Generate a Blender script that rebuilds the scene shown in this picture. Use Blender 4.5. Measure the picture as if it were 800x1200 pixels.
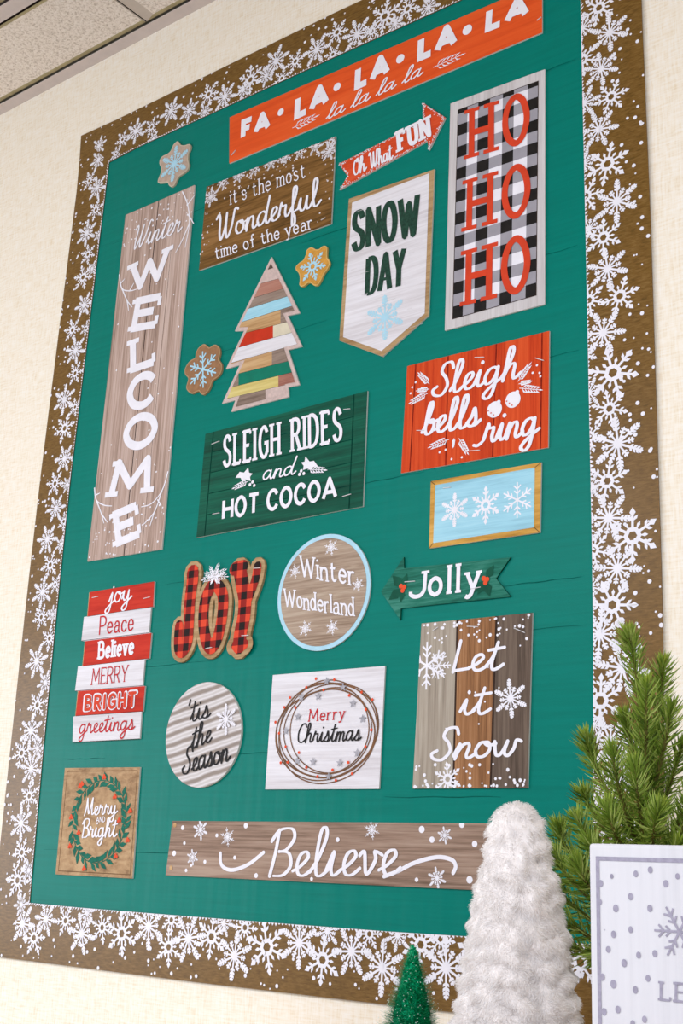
import bpy, bmesh, math, random
import mathutils.noise as mn
from math import sin, cos, pi, sqrt, atan2, hypot, radians
from mathutils import Vector, Matrix

for o in list(bpy.data.objects):
    bpy.data.objects.remove(o, do_unlink=True)
SC = bpy.context.scene
COL = SC.collection
rng = random.Random(11)

# ------------------------------------------------------------------ camera
CAM = Vector((1.3470864, -1.0752896, 1.3685050))
RW = Matrix(((0.7867472, 0.1414862, 0.6008414),
             (0.6158587, -0.2458225, -0.7485247),
             (0.0417944, 0.9589332, -0.2805357)))
FOC = 1462.0
cd = bpy.data.cameras.new('camera')
cd.sensor_fit = 'VERTICAL'; cd.sensor_height = 36.0
cd.lens = FOC * 36.0 / 1200.0
cd.clip_start = 0.02
cam = bpy.data.objects.new('camera', cd); COL.objects.link(cam)
mw = RW.to_4x4(); mw.translation = CAM
cam.matrix_world = mw
SC.camera = cam

# ------------------------------------------------------------------ world, lamps, exposure
w = bpy.data.worlds.new('world'); SC.world = w; w.use_nodes = True
w.node_tree.nodes['Background'].inputs[0].default_value = (0.90, 0.965, 1.10, 1)
w.node_tree.nodes['Background'].inputs[1].default_value = 0.66

def area(name, loc, target, sx, sy, power, col=(.93, .96, 1.06)):
    l = bpy.data.lights.new(name, 'AREA'); l.shape = 'RECTANGLE'
    l.size = sx; l.size_y = sy; l.energy = power; l.color = col
    o = bpy.data.objects.new(name, l); COL.objects.link(o); o.location = loc
    d = Vector(target) - Vector(loc)
    o.rotation_euler = d.to_track_quat('-Z', 'Y').to_euler()
    return o
area('ceiling_troffer_light', (-0.55, -2.7, 2.55), (-0.55, -2.7, 0), 0.6, 1.2, 47)
area('ceiling_troffer_light', (1.6, -2.2, 2.55), (1.6, -2.2, 0), 0.6, 1.2, 47)
area('window_light', (-4.2, -3.4, 1.7), (0.3, 0, 1.6), 1.8, 1.5, 88, (.93, .98, 1.08))
SC.view_settings.view_transform = 'Standard'
SC.view_settings.look = 'None'
SC.view_settings.exposure = 0.0
SC.view_settings.gamma = 1.0
SC.view_settings.use_curve_mapping = False

# ------------------------------------------------------------------ measuring on the wall plane
def at(p, y=0.0):
    """the place (x, z) where a thing seen in the photo at p stands, on the vertical plane y"""
    d = RW @ Vector(((p[0] - 400) / FOC, -(p[1] - 600) / FOC, -1))
    k = (y - CAM.y) / d.y
    q = CAM + d * k
    return (q.x, q.z)

def proj(x, y, z):
    q = RW.transposed() @ (Vector((x, y, z)) - CAM)
    return (400 + FOC * q.x / -q.z, 600 - FOC * q.y / -q.z)

# ------------------------------------------------------------------ materials
def srgb(c):
    def f(v):
        v /= 255.0
        return v / 12.92 if v <= .04045 else ((v + .055) / 1.055) ** 2.4
    return (f(c[0]), f(c[1]), f(c[2]), 1)

def base_mat(name, rough=.6, spec=.3):
    m = bpy.data.materials.new(name); m.use_nodes = True
    nt = m.node_tree; b = nt.nodes['Principled BSDF']
    b.inputs['Roughness'].default_value = rough
    b.inputs['Specular IOR Level'].default_value = spec * .4
    return m, nt, b

def coords(nt, scale):
    tc = nt.nodes.new('ShaderNodeTexCoord'); mp = nt.nodes.new('ShaderNodeMapping')
    mp.inputs['Scale'].default_value = scale
    nt.links.new(tc.outputs['Object'], mp.inputs['Vector'])
    return mp.outputs['Vector']

def noise(nt, scale, s=1.0, detail=4.0, rough=.6, dist=0.0):
    n = nt.nodes.new('ShaderNodeTexNoise')
    n.inputs['Scale'].default_value = s; n.inputs['Detail'].default_value = detail
    n.inputs['Roughness'].default_value = rough; n.inputs['Distortion'].default_value = dist
    nt.links.new(coords(nt, scale), n.inputs['Vector'])
    return n.outputs['Fac']

def ramp(nt, fac, stops):
    r = nt.nodes.new('ShaderNodeValToRGB'); e = r.color_ramp.elements
    while len(e) < len(stops): e.new(.5)
    for el, (p, c) in zip(e, stops):
        el.position = p; el.color = srgb(c)
    nt.links.new(fac, r.inputs['Fac'])
    return r.outputs['Color']

def mixc(nt, a, b, fac, mode='MIX'):
    m = nt.nodes.new('ShaderNodeMix'); m.data_type = 'RGBA'; m.blend_type = mode
    for sock, v in ((m.inputs[6], a), (m.inputs[7], b)):
        if isinstance(v, tuple): sock.default_value = v
        else: nt.links.new(v, sock)
    if isinstance(fac, float): m.inputs[0].default_value = fac
    else: nt.links.new(fac, m.inputs[0])
    return m.outputs[2]

def bump(nt, b, fac, strength, dist=.001):
    bp = nt.nodes.new('ShaderNodeBump'); bp.inputs['Strength'].default_value = strength
    bp.inputs['Distance'].default_value = dist
    nt.links.new(fac, bp.inputs['Height']); nt.links.new(bp.outputs['Normal'], b.inputs['Normal'])

def plain(name, c, rough=.6, spec=.3, var=.06, scale=60):
    m, nt, b = base_mat(name, rough, spec)
    f = noise(nt, (1, 1, 1), scale)
    lo = tuple(v * (1 - var) for v in c); hi = tuple(min(255, v * (1 + var)) for v in c)
    nt.links.new(ramp(nt, f, [(.3, lo), (.7, hi)]), b.inputs['Base Color'])
    return m

def wood(name, stops, axis='x', fine=260, along=9, rough=.55, spec=.3, dist=.3, bmp=0.0):
    """printed wood grain; axis = the way the grain runs"""
    m, nt, b = base_mat(name, rough, spec)
    sc = {'x': (along, 1, fine), 'z': (fine, 1, along)}[axis]
    f1 = noise(nt, sc, 1.0, 5, .65, dist)
    f2 = noise(nt, tuple(v * .16 for v in sc), 1.0, 3, .5, .6)
    mx = nt.nodes.new('ShaderNodeMix'); mx.data_type = 'FLOAT'; mx.inputs[0].default_value = .4
    nt.links.new(f1, mx.inputs[2]); nt.links.new(f2, mx.inputs[3])
    n = len(stops)
    nt.links.new(ramp(nt, mx.outputs[0], [(.38 + .24 * i / (n - 1), c) for i, c in enumerate(stops)]), b.inputs['Base Color'])
    if bmp: bump(nt, b, f1, bmp)
    return m

M = {}
M['white'] = plain('white_ink', (240, 238, 244), .55, .3, .02)
M['offwhite'] = plain('soft_white_ink', (226, 222, 226), .55, .3, .03)
M['orange'] = wood('orange_red_print', [(214, 74, 26), (230, 88, 34), (236, 98, 42)], 'x', 90, 6)
M['redorange'] = wood('weathered_red_print', [(196, 62, 28), (214, 74, 34), (222, 88, 48)], 'x', 300, 20)
M['redtext'] = plain('red_ink', (214, 68, 38), .55, .3, .04)
M['crimson'] = plain('crimson_ink', (196, 40, 44), .55, .3, .04)
M['black'] = plain('black_ink', (30, 27, 26), .5, .3, .2)
M['darkgreen_ink'] = plain('dark_green_ink', (34, 66, 52), .6, .3, .25, 300)
M['blue'] = wood('pale_blue_print', [(146, 196, 212), (160, 212, 228), (172, 220, 234)], 'x', 300, 14)
M['blueink'] = plain('ice_blue_ink', (176, 218, 234), .55, .3, .03)
M['grey'] = plain('mid_grey_print', (160, 157, 164), .6, .3, .03)
M['greyframe'] = wood('pale_grey_wood_print', [(188, 182, 180), (204, 199, 198), (214, 210, 209)], 'z', 300, 12)
M['greybrown'] = wood('grey_brown_wood_print', [(136, 112, 96), (182, 156, 142), (206, 184, 172)], 'z', 300, 8)
M['brown'] = wood('brown_wood_print', [(86, 60, 24), (124, 88, 42), (150, 110, 62)], 'x', 260, 16)
M['brownx'] = M['brown']
M['barn'] = wood('barn_wood_print', [(112, 90, 74), (152, 126, 108), (176, 152, 134)], 'x', 260, 9)
M['barnlt'] = wood('light_barn_wood_print', [(140, 118, 98), (172, 150, 130), (190, 172, 152)], 'x', 260, 10, dist=1.2)
M['tan'] = wood('tan_wood_print', [(168, 128, 84), (196, 156, 108), (208, 174, 128)], 'x', 240, 10)
M['tanframe'] = wood('tan_frame_print', [(150, 116, 76), (178, 146, 104), (196, 166, 126)], 'x', 240, 14)
M['gold'] = wood('gold_wood_print', [(176, 126, 50), (206, 156, 74), (220, 174, 96)], 'x', 220, 20)
M['kraft'] = wood('kraft_wood_print', [(140, 100, 70), (166, 124, 92), (180, 140, 108)], 'x', 220, 20)
M['whitewood'] = wood('whitewashed_wood_print', [(210, 205, 207), (226, 223, 226), (236, 234, 238)], 'x', 240, 9)
M['deepgreen'] = wood('deep_green_plank_print', [(4, 62, 46), (4, 82, 62), (10, 100, 76)], 'x', 200, 7, rough=.5)
M['greenarrow'] = wood('weathered_green_print', [(16, 84, 68), (30, 112, 92), (64, 136, 118)], 'x', 320, 24)
M['redplank'] = wood('red_plank_print', [(178, 48, 14), (206, 68, 24), (220, 86, 38)], 'z', 200, 6)
M['redbar'] = wood('red_bar_print', [(180, 38, 20), (200, 48, 28), (208, 58, 36)], 'x', 160, 12)
M['seam'] = plain('dark_seam_ink', (60, 44, 36), .7, .2, .2)
M['seamred'] = plain('dark_red_seam_ink', (132, 30, 16), .7, .2, .2)
M['seamgreen'] = plain('dark_green_seam_ink', (0, 54, 42), .7, .1, .2); M['papersea'] = plain('paper_seam_ink', (0, 92, 80), .6, .1, .1)
M['greyplank'] = wood('grey_plank_print', [(128, 116, 102), (164, 152, 136), (186, 176, 160)], 'z', 240, 8)
M['brownplank'] = wood('warm_brown_plank_print', [(112, 74, 44), (152, 106, 68), (176, 130, 90)], 'z', 260, 9)
M['darkplank'] = wood('dark_plank_print', [(72, 60, 50), (98, 82, 70), (116, 100, 86)], 'z', 260, 12)
M['pinkbrown'] = wood('dusty_rose_wood_print', [(150, 98, 84), (176, 122, 104), (186, 136, 118)], 'x', 240, 12)
M['slatgrey'] = wood('grey_slat_print', [(116, 98, 86), (146, 126, 112), (160, 142, 128)], 'x', 260, 14)
M['slatred'] = plain('slat_red_print', (196, 52, 24), .55, .3, .06)
M['cream'] = plain('cream_print', (220, 210, 184), .55, .3, .04)
M['yellow'] = wood('straw_yellow_print', [(196, 176, 98), (214, 196, 122), (222, 206, 138)], 'x', 220, 10)
M['slatgreen'] = plain('slat_green_print', (4, 120, 96), .5, .3, .05)
M['vine'] = plain('vine_brown_ink', (118, 84, 58), .6, .3, .15)
M['star'] = plain('silver_star_ink', (166, 164, 170), .5, .3, .12, 200)
M['berry'] = plain('orange_berry_ink', (226, 82, 46), .55, .3, .05)
M['leafink'] = plain('teal_leaf_ink', (26, 106, 86), .6, .3, .12)
M['darkleaf'] = plain('dark_leaf_ink', (14, 82, 62), .6, .3, .1)
M['edge'] = plain('white_paper_edge', (226, 222, 216), .7, .2, .02)
M['staple'] = plain('staple_metal', (216, 214, 214), .3, .6, .02)
M['burlapframe'] = wood('canvas_frame_print', [(140, 108, 76), (176, 142, 104), (196, 164, 124)], 'x', 120, 60)
M['inkline'] = plain('brown_line_ink', (112, 84, 56), .7, .2, .1)
M['pinkgrey'] = plain('rosy_grey_print', (206, 184, 176), .6, .3, .06, 200)

def gingham(name, sq, cols, off=(0, 0)):
    m, nt, b = base_mat(name, .6, .3)
    tc = nt.nodes.new('ShaderNodeTexCoord'); sp = nt.nodes.new('ShaderNodeSeparateXYZ')
    nt.links.new(tc.outputs['Object'], sp.inputs[0])
    outs = []
    for i, s in enumerate(('X', 'Z')):
        a = nt.nodes.new('ShaderNodeMath'); a.operation = 'MULTIPLY_ADD'
        a.inputs[1].default_value = 1 / (2 * sq); a.inputs[2].default_value = off[i]
        nt.links.new(sp.outputs[s], a.inputs[0])
        f = nt.nodes.new('ShaderNodeMath'); f.operation = 'FRACT'; nt.links.new(a.outputs[0], f.inputs[0])
        g = nt.nodes.new('ShaderNodeMath'); g.operation = 'GREATER_THAN'; g.inputs[1].default_value = .5
        nt.links.new(f.outputs[0], g.inputs[0]); outs.append(g.outputs[0])
    ad = nt.nodes.new('ShaderNodeMath'); ad.operation = 'ADD'
    nt.links.new(outs[0], ad.inputs[0]); nt.links.new(outs[1], ad.inputs[1])
    hf = nt.nodes.new('ShaderNodeMath'); hf.operation = 'MULTIPLY'; hf.inputs[1].default_value = .5
    nt.links.new(ad.outputs[0], hf.inputs[0])
    r = ramp(nt, hf.outputs[0], [(0.0, cols[0]), (.25, cols[1]), (.75, cols[2])])
    for n in nt.nodes:
        if n.bl_idname == 'ShaderNodeValToRGB': n.color_ramp.interpolation = 'CONSTANT'
    nt.links.new(r, b.inputs['Base Color'])
    return m
M['plaid'] = gingham('buffalo_plaid_print', .0092, [(226, 74, 46), (150, 34, 26), (34, 22, 20)], (.3, .12))

# corrugated metal print
m, nt, b = base_mat('corrugated_metal_print', .5, .35)
wv = nt.nodes.new('ShaderNodeTexWave'); wv.wave_type = 'BANDS'; wv.bands_direction = 'Z'
wv.inputs['Scale'].default_value = 25; wv.inputs['Distortion'].default_value = 1.6; wv.inputs['Detail'].default_value = 2
tc = nt.nodes.new('ShaderNodeTexCoord'); mp = nt.nodes.new('ShaderNodeMapping')
mp.inputs['Rotation'].default_value = (0, radians(13), 0)
nt.links.new(tc.outputs['Object'], mp.inputs[0]); nt.links.new(mp.outputs[0], wv.inputs[0])
c1 = ramp(nt, wv.outputs['Fac'], [(.1, (150, 138, 128)), (.4, (196, 188, 184)), (.75, (226, 222, 222)), (1, (204, 198, 194))])
c2 = noise(nt, (1, 1, 1), 40)
nt.links.new(mixc(nt, c1, (.38, .30, .23, 1), ramp(nt, c2, [(.5, (0, 0, 0)), (.8, (140, 140, 140))])), b.inputs['Base Color'])
M['metal'] = m

# green backing paper: printed planks, light gloss
m, nt, b = base_mat('green_backing_paper', .34, .17)
f1 = noise(nt, (10, 1, 240), 1, 5, .6)
f2 = noise(nt, (2, 1, 12), 1, 3)
c = ramp(nt, f1, [(.3, (0, 117, 103)), (.55, (0, 123, 109)), (.75, (0, 127, 113))])
c = mixc(nt, c, (0, .11, .09, 1), ramp(nt, f2, [(.55, (0, 0, 0)), (.9, (80, 80, 80))]))
nt.links.new(c, b.inputs['Base Color'])
h1 = noise(nt, (1, 1, 1), 700, 2); h2 = noise(nt, (34, 1, 2.2), 1, 2)
ma = nt.nodes.new('ShaderNodeMath'); ma.operation = 'MULTIPLY_ADD'; ma.inputs[1].default_value = 9
nt.links.new(h2, ma.inputs[0]); nt.links.new(h1, ma.inputs[2])
bump(nt, b, ma.outputs[0], .14, .0006)
M['board'] = m

# border strip
m, nt, b = base_mat('brown_border_print', .32, .5)
f1 = noise(nt, (90, 1, 420), 1, 6, .7)
f2 = noise(nt, (1, 1, 1), 14, 3)
c = ramp(nt, f1, [(.3, (86, 60, 18)), (.5, (118, 86, 34)), (.7, (138, 106, 58))])
c = mixc(nt, c, srgb((86, 66, 34)), ramp(nt, f2, [(.45, (0, 0, 0)), (.7, (110, 110, 110))]))
nt.links.new(c, b.inputs['Base Color'])
bump(nt, b, noise(nt, (1, 1, 1), 900, 2), .06, .0006)
M['border'] = m

# woven wallcovering
m, nt, b = base_mat('woven_wallcovering', .8, .15)
fh = noise(nt, (45, 1, 430), 1, 3, .6)
fv = noise(nt, (430, 1, 45), 1, 3, .6)
ad = nt.nodes.new('ShaderNodeMath'); ad.operation = 'ADD'
nt.links.new(fh, ad.inputs[0]); nt.links.new(fv, ad.inputs[1])
hf = nt.nodes.new('ShaderNodeMath'); hf.operation = 'MULTIPLY'; hf.inputs[1].default_value = .5
nt.links.new(ad.outputs[0], hf.inputs[0])
c = ramp(nt, hf.outputs[0], [(.34, (236, 220, 190)), (.48, (248, 238, 218)), (.62, (253, 247, 234))])
nt.links.new(c, b.inputs['Base Color'])
bump(nt, b, hf.outputs[0], .3, .0008)
M['wall'] = m

# ceiling tile
m, nt, b = base_mat('fissured_ceiling_tile', .9, .1)
f1 = noise(nt, (1, 1, 1), 260, 3, .55, .6)
nt.links.new(ramp(nt, f1, [(.33, (200, 186, 172)), (.5, (236, 225, 213)), (.7, (244, 235, 226))]), b.inputs['Base Color'])
bump(nt, b, f1, .7, .003)
M['tile'] = m
M['tileedge'] = plain('smooth_tile_edge', (196, 184, 172), .8, .1, .02)
M['tilerim'] = plain('olive_tile_rim', (176, 164, 128), .8, .1, .06)
M['grid'] = plain('painted_ceiling_grid', (206, 194, 188), .6, .2, .02)
M['gap'] = plain('dark_gap', (58, 48, 44), .9, .05, .1)
M['floor'] = plain('pale_floor', (205, 196, 186), .95, .05, .15, 200)
M['ledge'] = wood('oak_ledge', [(150, 112, 72), (178, 138, 96), (190, 152, 110)], 'x', 80, 4)

# ------------------------------------------------------------------ mesh collecting
class MB:
    def __init__(s): s.v = []; s.f = []; s.mi = []; s.mats = []
    def m(s, mat):
        if mat not in s.mats: s.mats.append(mat)
        return s.mats.index(mat)
    def poly(s, pts, mat):
        n = len(s.v); s.v += [tuple(p) for p in pts]; s.f.append(tuple(range(n, n + len(pts)))); s.mi.append(s.m(mat))
    def add(s, verts, faces, mat):
        n = len(s.v); s.v += [tuple(p) for p in verts]; k = s.m(mat)
        for f in faces: s.f.append(tuple(i + n for i in f)); s.mi.append(k)
    def box(s, a, b, mat):
        x0, y0, z0 = a; x1, y1, z1 = b
        s.add([(x0,y0,z0),(x1,y0,z0),(x1,y1,z0),(x0,y1,z0),(x0,y0,z1),(x1,y0,z1),(x1,y1,z1),(x0,y1,z1)],
              [(0,3,2,1),(4,5,6,7),(0,1,5,4),(1,2,6,5),(2,3,7,6),(3,0,4,7)], mat)
    def build(s, name, parent=None, org=(0, 0, 0), smooth=False):
        me = bpy.data.meshes.new(name)
        me.from_pydata([(x - org[0], y - org[1], z - org[2]) for x, y, z in s.v], [], s.f)
        for mt in s.mats: me.materials.append(M[mt] if isinstance(mt, str) else mt)
        me.polygons.foreach_set('material_index', s.mi)
        if smooth: me.polygons.foreach_set('use_smooth', [True] * len(s.f))
        me.update()
        o = bpy.data.objects.new(name, me); COL.objects.link(o)
        if parent is None: o.location = org
        else: o.parent = parent
        return o

def tag(o, label=None, cat=None, group=None, kind=None):
    if label: o['label'] = label
    if cat: o['category'] = cat
    if group: o['group'] = group
    if kind: o['kind'] = kind
    return o

# 2D helpers (x, z)
def area2(p): return .5 * sum(p[i][0] * p[(i + 1) % len(p)][1] - p[(i + 1) % len(p)][0] * p[i][1] for i in range(len(p)))
def ccw(p): return list(p) if area2(p) > 0 else list(reversed(p))
def lerp(a, b, t): return (a[0] + (b[0] - a[0]) * t, a[1] + (b[1] - a[1]) * t)
def clip_half(p, a, n):
    """keep the side of the line through a where dot(q-a, n) >= 0"""
    out = []
    for i in range(len(p)):
        q, r = p[i], p[(i + 1) % len(p)]
        dq = (q[0] - a[0]) * n[0] + (q[1] - a[1]) * n[1]; dr = (r[0] - a[0]) * n[0] + (r[1] - a[1]) * n[1]
        if dq >= 0: out.append(q)
        if (dq >= 0) != (dr >= 0): out.append(lerp(q, r, dq / (dq - dr)))
    return out
def clip_convex(p, c):
    c = ccw(c)
    for i in range(len(c)):
        a, b_ = c[i], c[(i + 1) % len(c)]
        p = clip_half(p, a, (-(b_[1] - a[1]), b_[0] - a[0]))
        if len(p) < 3: return []
    return p
def inset(p, d):
    p = ccw(p); n = len(p); out = []
    for i in range(n):
        a, b_, c = p[i - 1], p[i], p[(i + 1) % n]
        u = (b_[0] - a[0], b_[1] - a[1]); v = (c[0] - b_[0], c[1] - b_[1])
        lu, lv = hypot(*u), hypot(*v)
        n1 = (-u[1] / lu, u[0] / lu); n2 = (-v[1] / lv, v[0] / lv)
        s = (n1[0] + n2[0], n1[1] + n2[1]); k = 1 + n1[0] * n2[0] + n1[1] * n2[1]
        k = max(k, .3)
        out.append((b_[0] + s[0] * d / k, b_[1] + s[1] * d / k))
    return out
def catmull(p, closed=False, n=7):
    out = []; L = len(p)
    if L < 3: return list(p)
    for i in range(L if closed else L - 1):
        if closed: a, b_, c, d = p[i - 1], p[i], p[(i + 1) % L], p[(i + 2) % L]
        else: a, b_, c, d = p[max(i - 1, 0)], p[i], p[i + 1], p[min(i + 2, L - 1)]
        for k in range(n):
            t = k / n
            out.append(tuple(.5 * (2 * b_[j] + (c[j] - a[j]) * t + (2 * a[j] - 5 * b_[j] + 4 * c[j] - d[j]) * t * t
                                   + (3 * b_[j] - a[j] - 3 * c[j] + d[j]) * t ** 3) for j in (0, 1)))
    if not closed: out.append(p[-1])
    return out
def circle(c, r, n=12, ph=0): return [(c[0] + r * cos(ph + 2 * pi * i / n), c[1] + r * sin(ph + 2 * pi * i / n)) for i in range(n)]

STEP = 1.2e-6
class Ink:
    """flat print laid on a card: every stroke sits a hair above the one before"""
    def __init__(s, y): s.mb = MB(); s.y = y; s.k = 0
    def lay(s): s.k = (s.k + 1) % 450; return s.y - s.k * STEP
    def poly(s, pts, mat):
        if len(pts) < 3: return
        y = s.lay(); s.mb.poly([(x, y, z) for x, z in ccw(pts)], mat)
    def stroke(s, pts, wd, mat, closed=False, cap=True, taper=None, contrast=0.0, miter=2.0):
        q = [pts[0]]
        for p in pts[1:]:
            if hypot(p[0] - q[-1][0], p[1] - q[-1][1]) > 1e-6: q.append(p)
        if closed and hypot(q[0][0] - q[-1][0], q[0][1] - q[-1][1]) < 1e-6: q.pop()
        n = len(q)
        if n < 2: return
        if not closed and n > 2:
            for i in range(1, n - 1):
                u = (q[i][0] - q[i-1][0], q[i][1] - q[i-1][1]); v = (q[i+1][0] - q[i][0], q[i+1][1] - q[i][1])
                if (u[0]*v[0] + u[1]*v[1]) / (hypot(*u) * hypot(*v)) < -.15:
                    s.stroke(q[:i+1], wd, mat, False, cap, taper, contrast, miter); s.stroke(q[i:], wd, mat, False, cap, taper, contrast, miter)
                    s.poly(circle(q[i], wd * (.5 - .3 * contrast), 10), mat)
                    return
        L = []; R = []
        for i in range(n):
            a = q[i - 1] if (i or closed) else None
            c = q[(i + 1) % n] if (i < n - 1 or closed) else None
            b_ = q[i]
            def nn(a, b_):
                dx, dz = b_[0] - a[0], b_[1] - a[1]; l = hypot(dx, dz); return (-dz / l, dx / l)
            n1 = nn(a, b_) if a else None; n2 = nn(b_, c) if c else None
            n1 = n1 or n2; n2 = n2 or n1
            sx, sz = n1[0] + n2[0], n1[1] + n2[1]; k = 1 + n1[0] * n2[0] + n1[1] * n2[1]
            k = max(k, 2.0 / (miter * miter))
            wv = wd
            if contrast:
                dn = abs((n1[0] + n2[0]) / 2)      # vertical strokes have a horizontal normal
                wv = wd * (1 - contrast + contrast * min(1, dn * 1.15))
            if taper: wv *= taper(i / max(1, n - 1))
            L.append((b_[0] + sx * wv / 2 / k, b_[1] + sz * wv / 2 / k)); R.append((b_[0] - sx * wv / 2 / k, b_[1] - sz * wv / 2 / k))
        y0 = s.lay()
        dy = 8e-6 / n * 3
        vs = []
        for i in range(n):
            y = y0 - dy * i
            vs += [(L[i][0], y, L[i][1]), (R[i][0], y, R[i][1])]
        fs = []
        for i in range(n if closed else n - 1):
            a = 2 * i; c = 2 * ((i + 1) % n); fs.append((a, a + 1, c + 1, c))
        s.mb.add(vs, fs, mat)
        s.k += 16
        if cap and not closed and wd > 0:
            for i in (0, n - 1):
                r = hypot(L[i][0] - R[i][0], L[i][1] - R[i][1]) / 2
                if r > 1e-5: s.poly(circle(q[i], r * .99, 10), mat)
    def dot(s, c, r, mat, n=10): s.poly(circle(c, r, n), mat)

# ------------------------------------------------------------------ hand-drawn lettering: skeleton strokes
CAPS = {
'A': ('0,0 .38,1 .76,0;.13,.3 .63,.3', .76), 'B': ('0,0 0,1;~0,1 .32,1 .5,.9 .52,.7 .4,.54 0,.53;~0,.53 .42,.52 .6,.4 .6,.14 .42,.01 0,0', .6),
'C': ('~.62,.78 .5,.95 .32,1 .12,.86 .02,.5 .12,.14 .32,0 .5,.05 .62,.22', .62), 'D': ('0,0 0,1;~0,1 .3,.99 .55,.84 .64,.5 .55,.16 .3,.01 0,0', .64),
'E': ('.5,0 0,0 0,1 .5,1;0,.52 .4,.52', .5), 'F': ('0,0 0,1 .5,1;0,.52 .4,.52', .5),
'G': ('~.62,.8 .48,.97 .3,.99 .11,.84 .02,.5 .11,.16 .3,.01 .5,.04 .64,.2;.64,.12 .64,.46 .4,.46', .64),
'H': ('0,0 0,1;.6,0 .6,1;0,.5 .6,.5', .6), 'I': ('0,0 0,1', .02), 'J': ('~.42,1 .42,.6 .41,.25 .32,.04 .16,0 .03,.1 .02,.24', .42),
'L': ('0,1 0,0 .48,0', .48), 'M': ('0,0 .08,1 .42,.22 .76,1 .84,0', .84), 'N': ('0,0 0,1 .6,0 .6,1', .6),
'O': ('@.32,1 .1,.85 0,.5 .1,.15 .32,0 .54,.15 .64,.5 .54,.85', .64), 'P': ('0,0 0,1;~0,1 .34,.99 .54,.86 .54,.6 .34,.46 0,.45', .55),
'R': ('0,0 0,1;~0,1 .34,.99 .52,.88 .52,.64 .34,.5 0,.49;.28,.48 .58,0', .58),
'S': ('~.52,.8 .42,.95 .24,1 .07,.9 .04,.7 .16,.56 .4,.45 .53,.3 .48,.08 .28,0 .1,.05 0,.2', .54),
'T': ('0,1 .62,1;.31,1 .31,0', .62), 'U': ('~0,1 0,.7 0,.32 .09,.07 .3,0 .51,.07 .6,.32 .6,.7 .6,1', .6),
'W': ('0,1 .25,0 .48,.85 .71,0 .96,1', .96), 'Y': ('0,1 .33,.48;.66,1 .33,.48 .33,0', .66), 'K': ('0,0 0,1;.55,1 0,.4;.2,.56 .58,0', .58)}
LOW = {
'a': ('~.05,.48 .14,.6 .3,.61 .4,.5 .41,.2 .41,.08 .5,.0;~.41,.36 .2,.36 .03,.25 .03,.07 .16,0 .32,.05 .41,.18', .47),
'c': ('~.42,.48 .32,.6 .18,.6 .04,.47 .01,.3 .06,.1 .2,0 .34,.03 .43,.14', .43),
'd': ('@.4,.32 .33,.55 .18,.62 .05,.5 .0,.3 .06,.08 .19,0 .33,.08;.42,0 .42,1', .44),
'e': ('~.02,.33 .22,.33 .43,.34 .38,.54 .22,.62 .06,.52 .0,.3 .07,.08 .24,0 .43,.12', .44),
'f': ('~.4,.9 .3,1 .19,.92 .17,.7 .17,.3 .17,0;0,.6 .36,.6', .38),
'h': ('0,0 0,1;~0,.36 .1,.55 .24,.62 .37,.54 .4,.36 .4,.15 .4,0', .4),
'i': ('0,0 0,.62;*0,.86', .02), 'l': ('0,0 0,1', .02),
'm': ('0,0 0,.62;~0,.42 .1,.58 .22,.61 .31,.5 .32,.2 .32,0;~.32,.42 .42,.58 .54,.61 .63,.5 .64,.2 .64,0', .64),
'n': ('0,0 0,.62;~0,.38 .1,.56 .24,.62 .37,.54 .4,.36 .4,.15 .4,0', .4),
'o': ('@.22,.62 .06,.52 0,.31 .06,.1 .22,0 .38,.1 .44,.31 .38,.52', .44),
'r': ('0,0 0,.62;~0,.34 .07,.52 .2,.62 .33,.58', .33),
's': ('~.36,.5 .22,.62 .06,.56 .05,.42 .2,.33 .36,.24 .37,.08 .2,0 .02,.1', .38),
't': ('~.15,.85 .15,.5 .15,.16 .22,.02 .32,.01 .4,.1;0,.61 .36,.61', .4), 'v': ('0,.62 .2,0 .4,.62', .4),
'w': ('0,.62 .16,0 .32,.55 .48,0 .64,.62', .64), 'y': ('0,.62 .22,.02;~.44,.62 .22,.02 .13,-.2 .02,-.26 -.06,-.22', .44), "'": ('0,1 0,.8', .02)}
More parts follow.
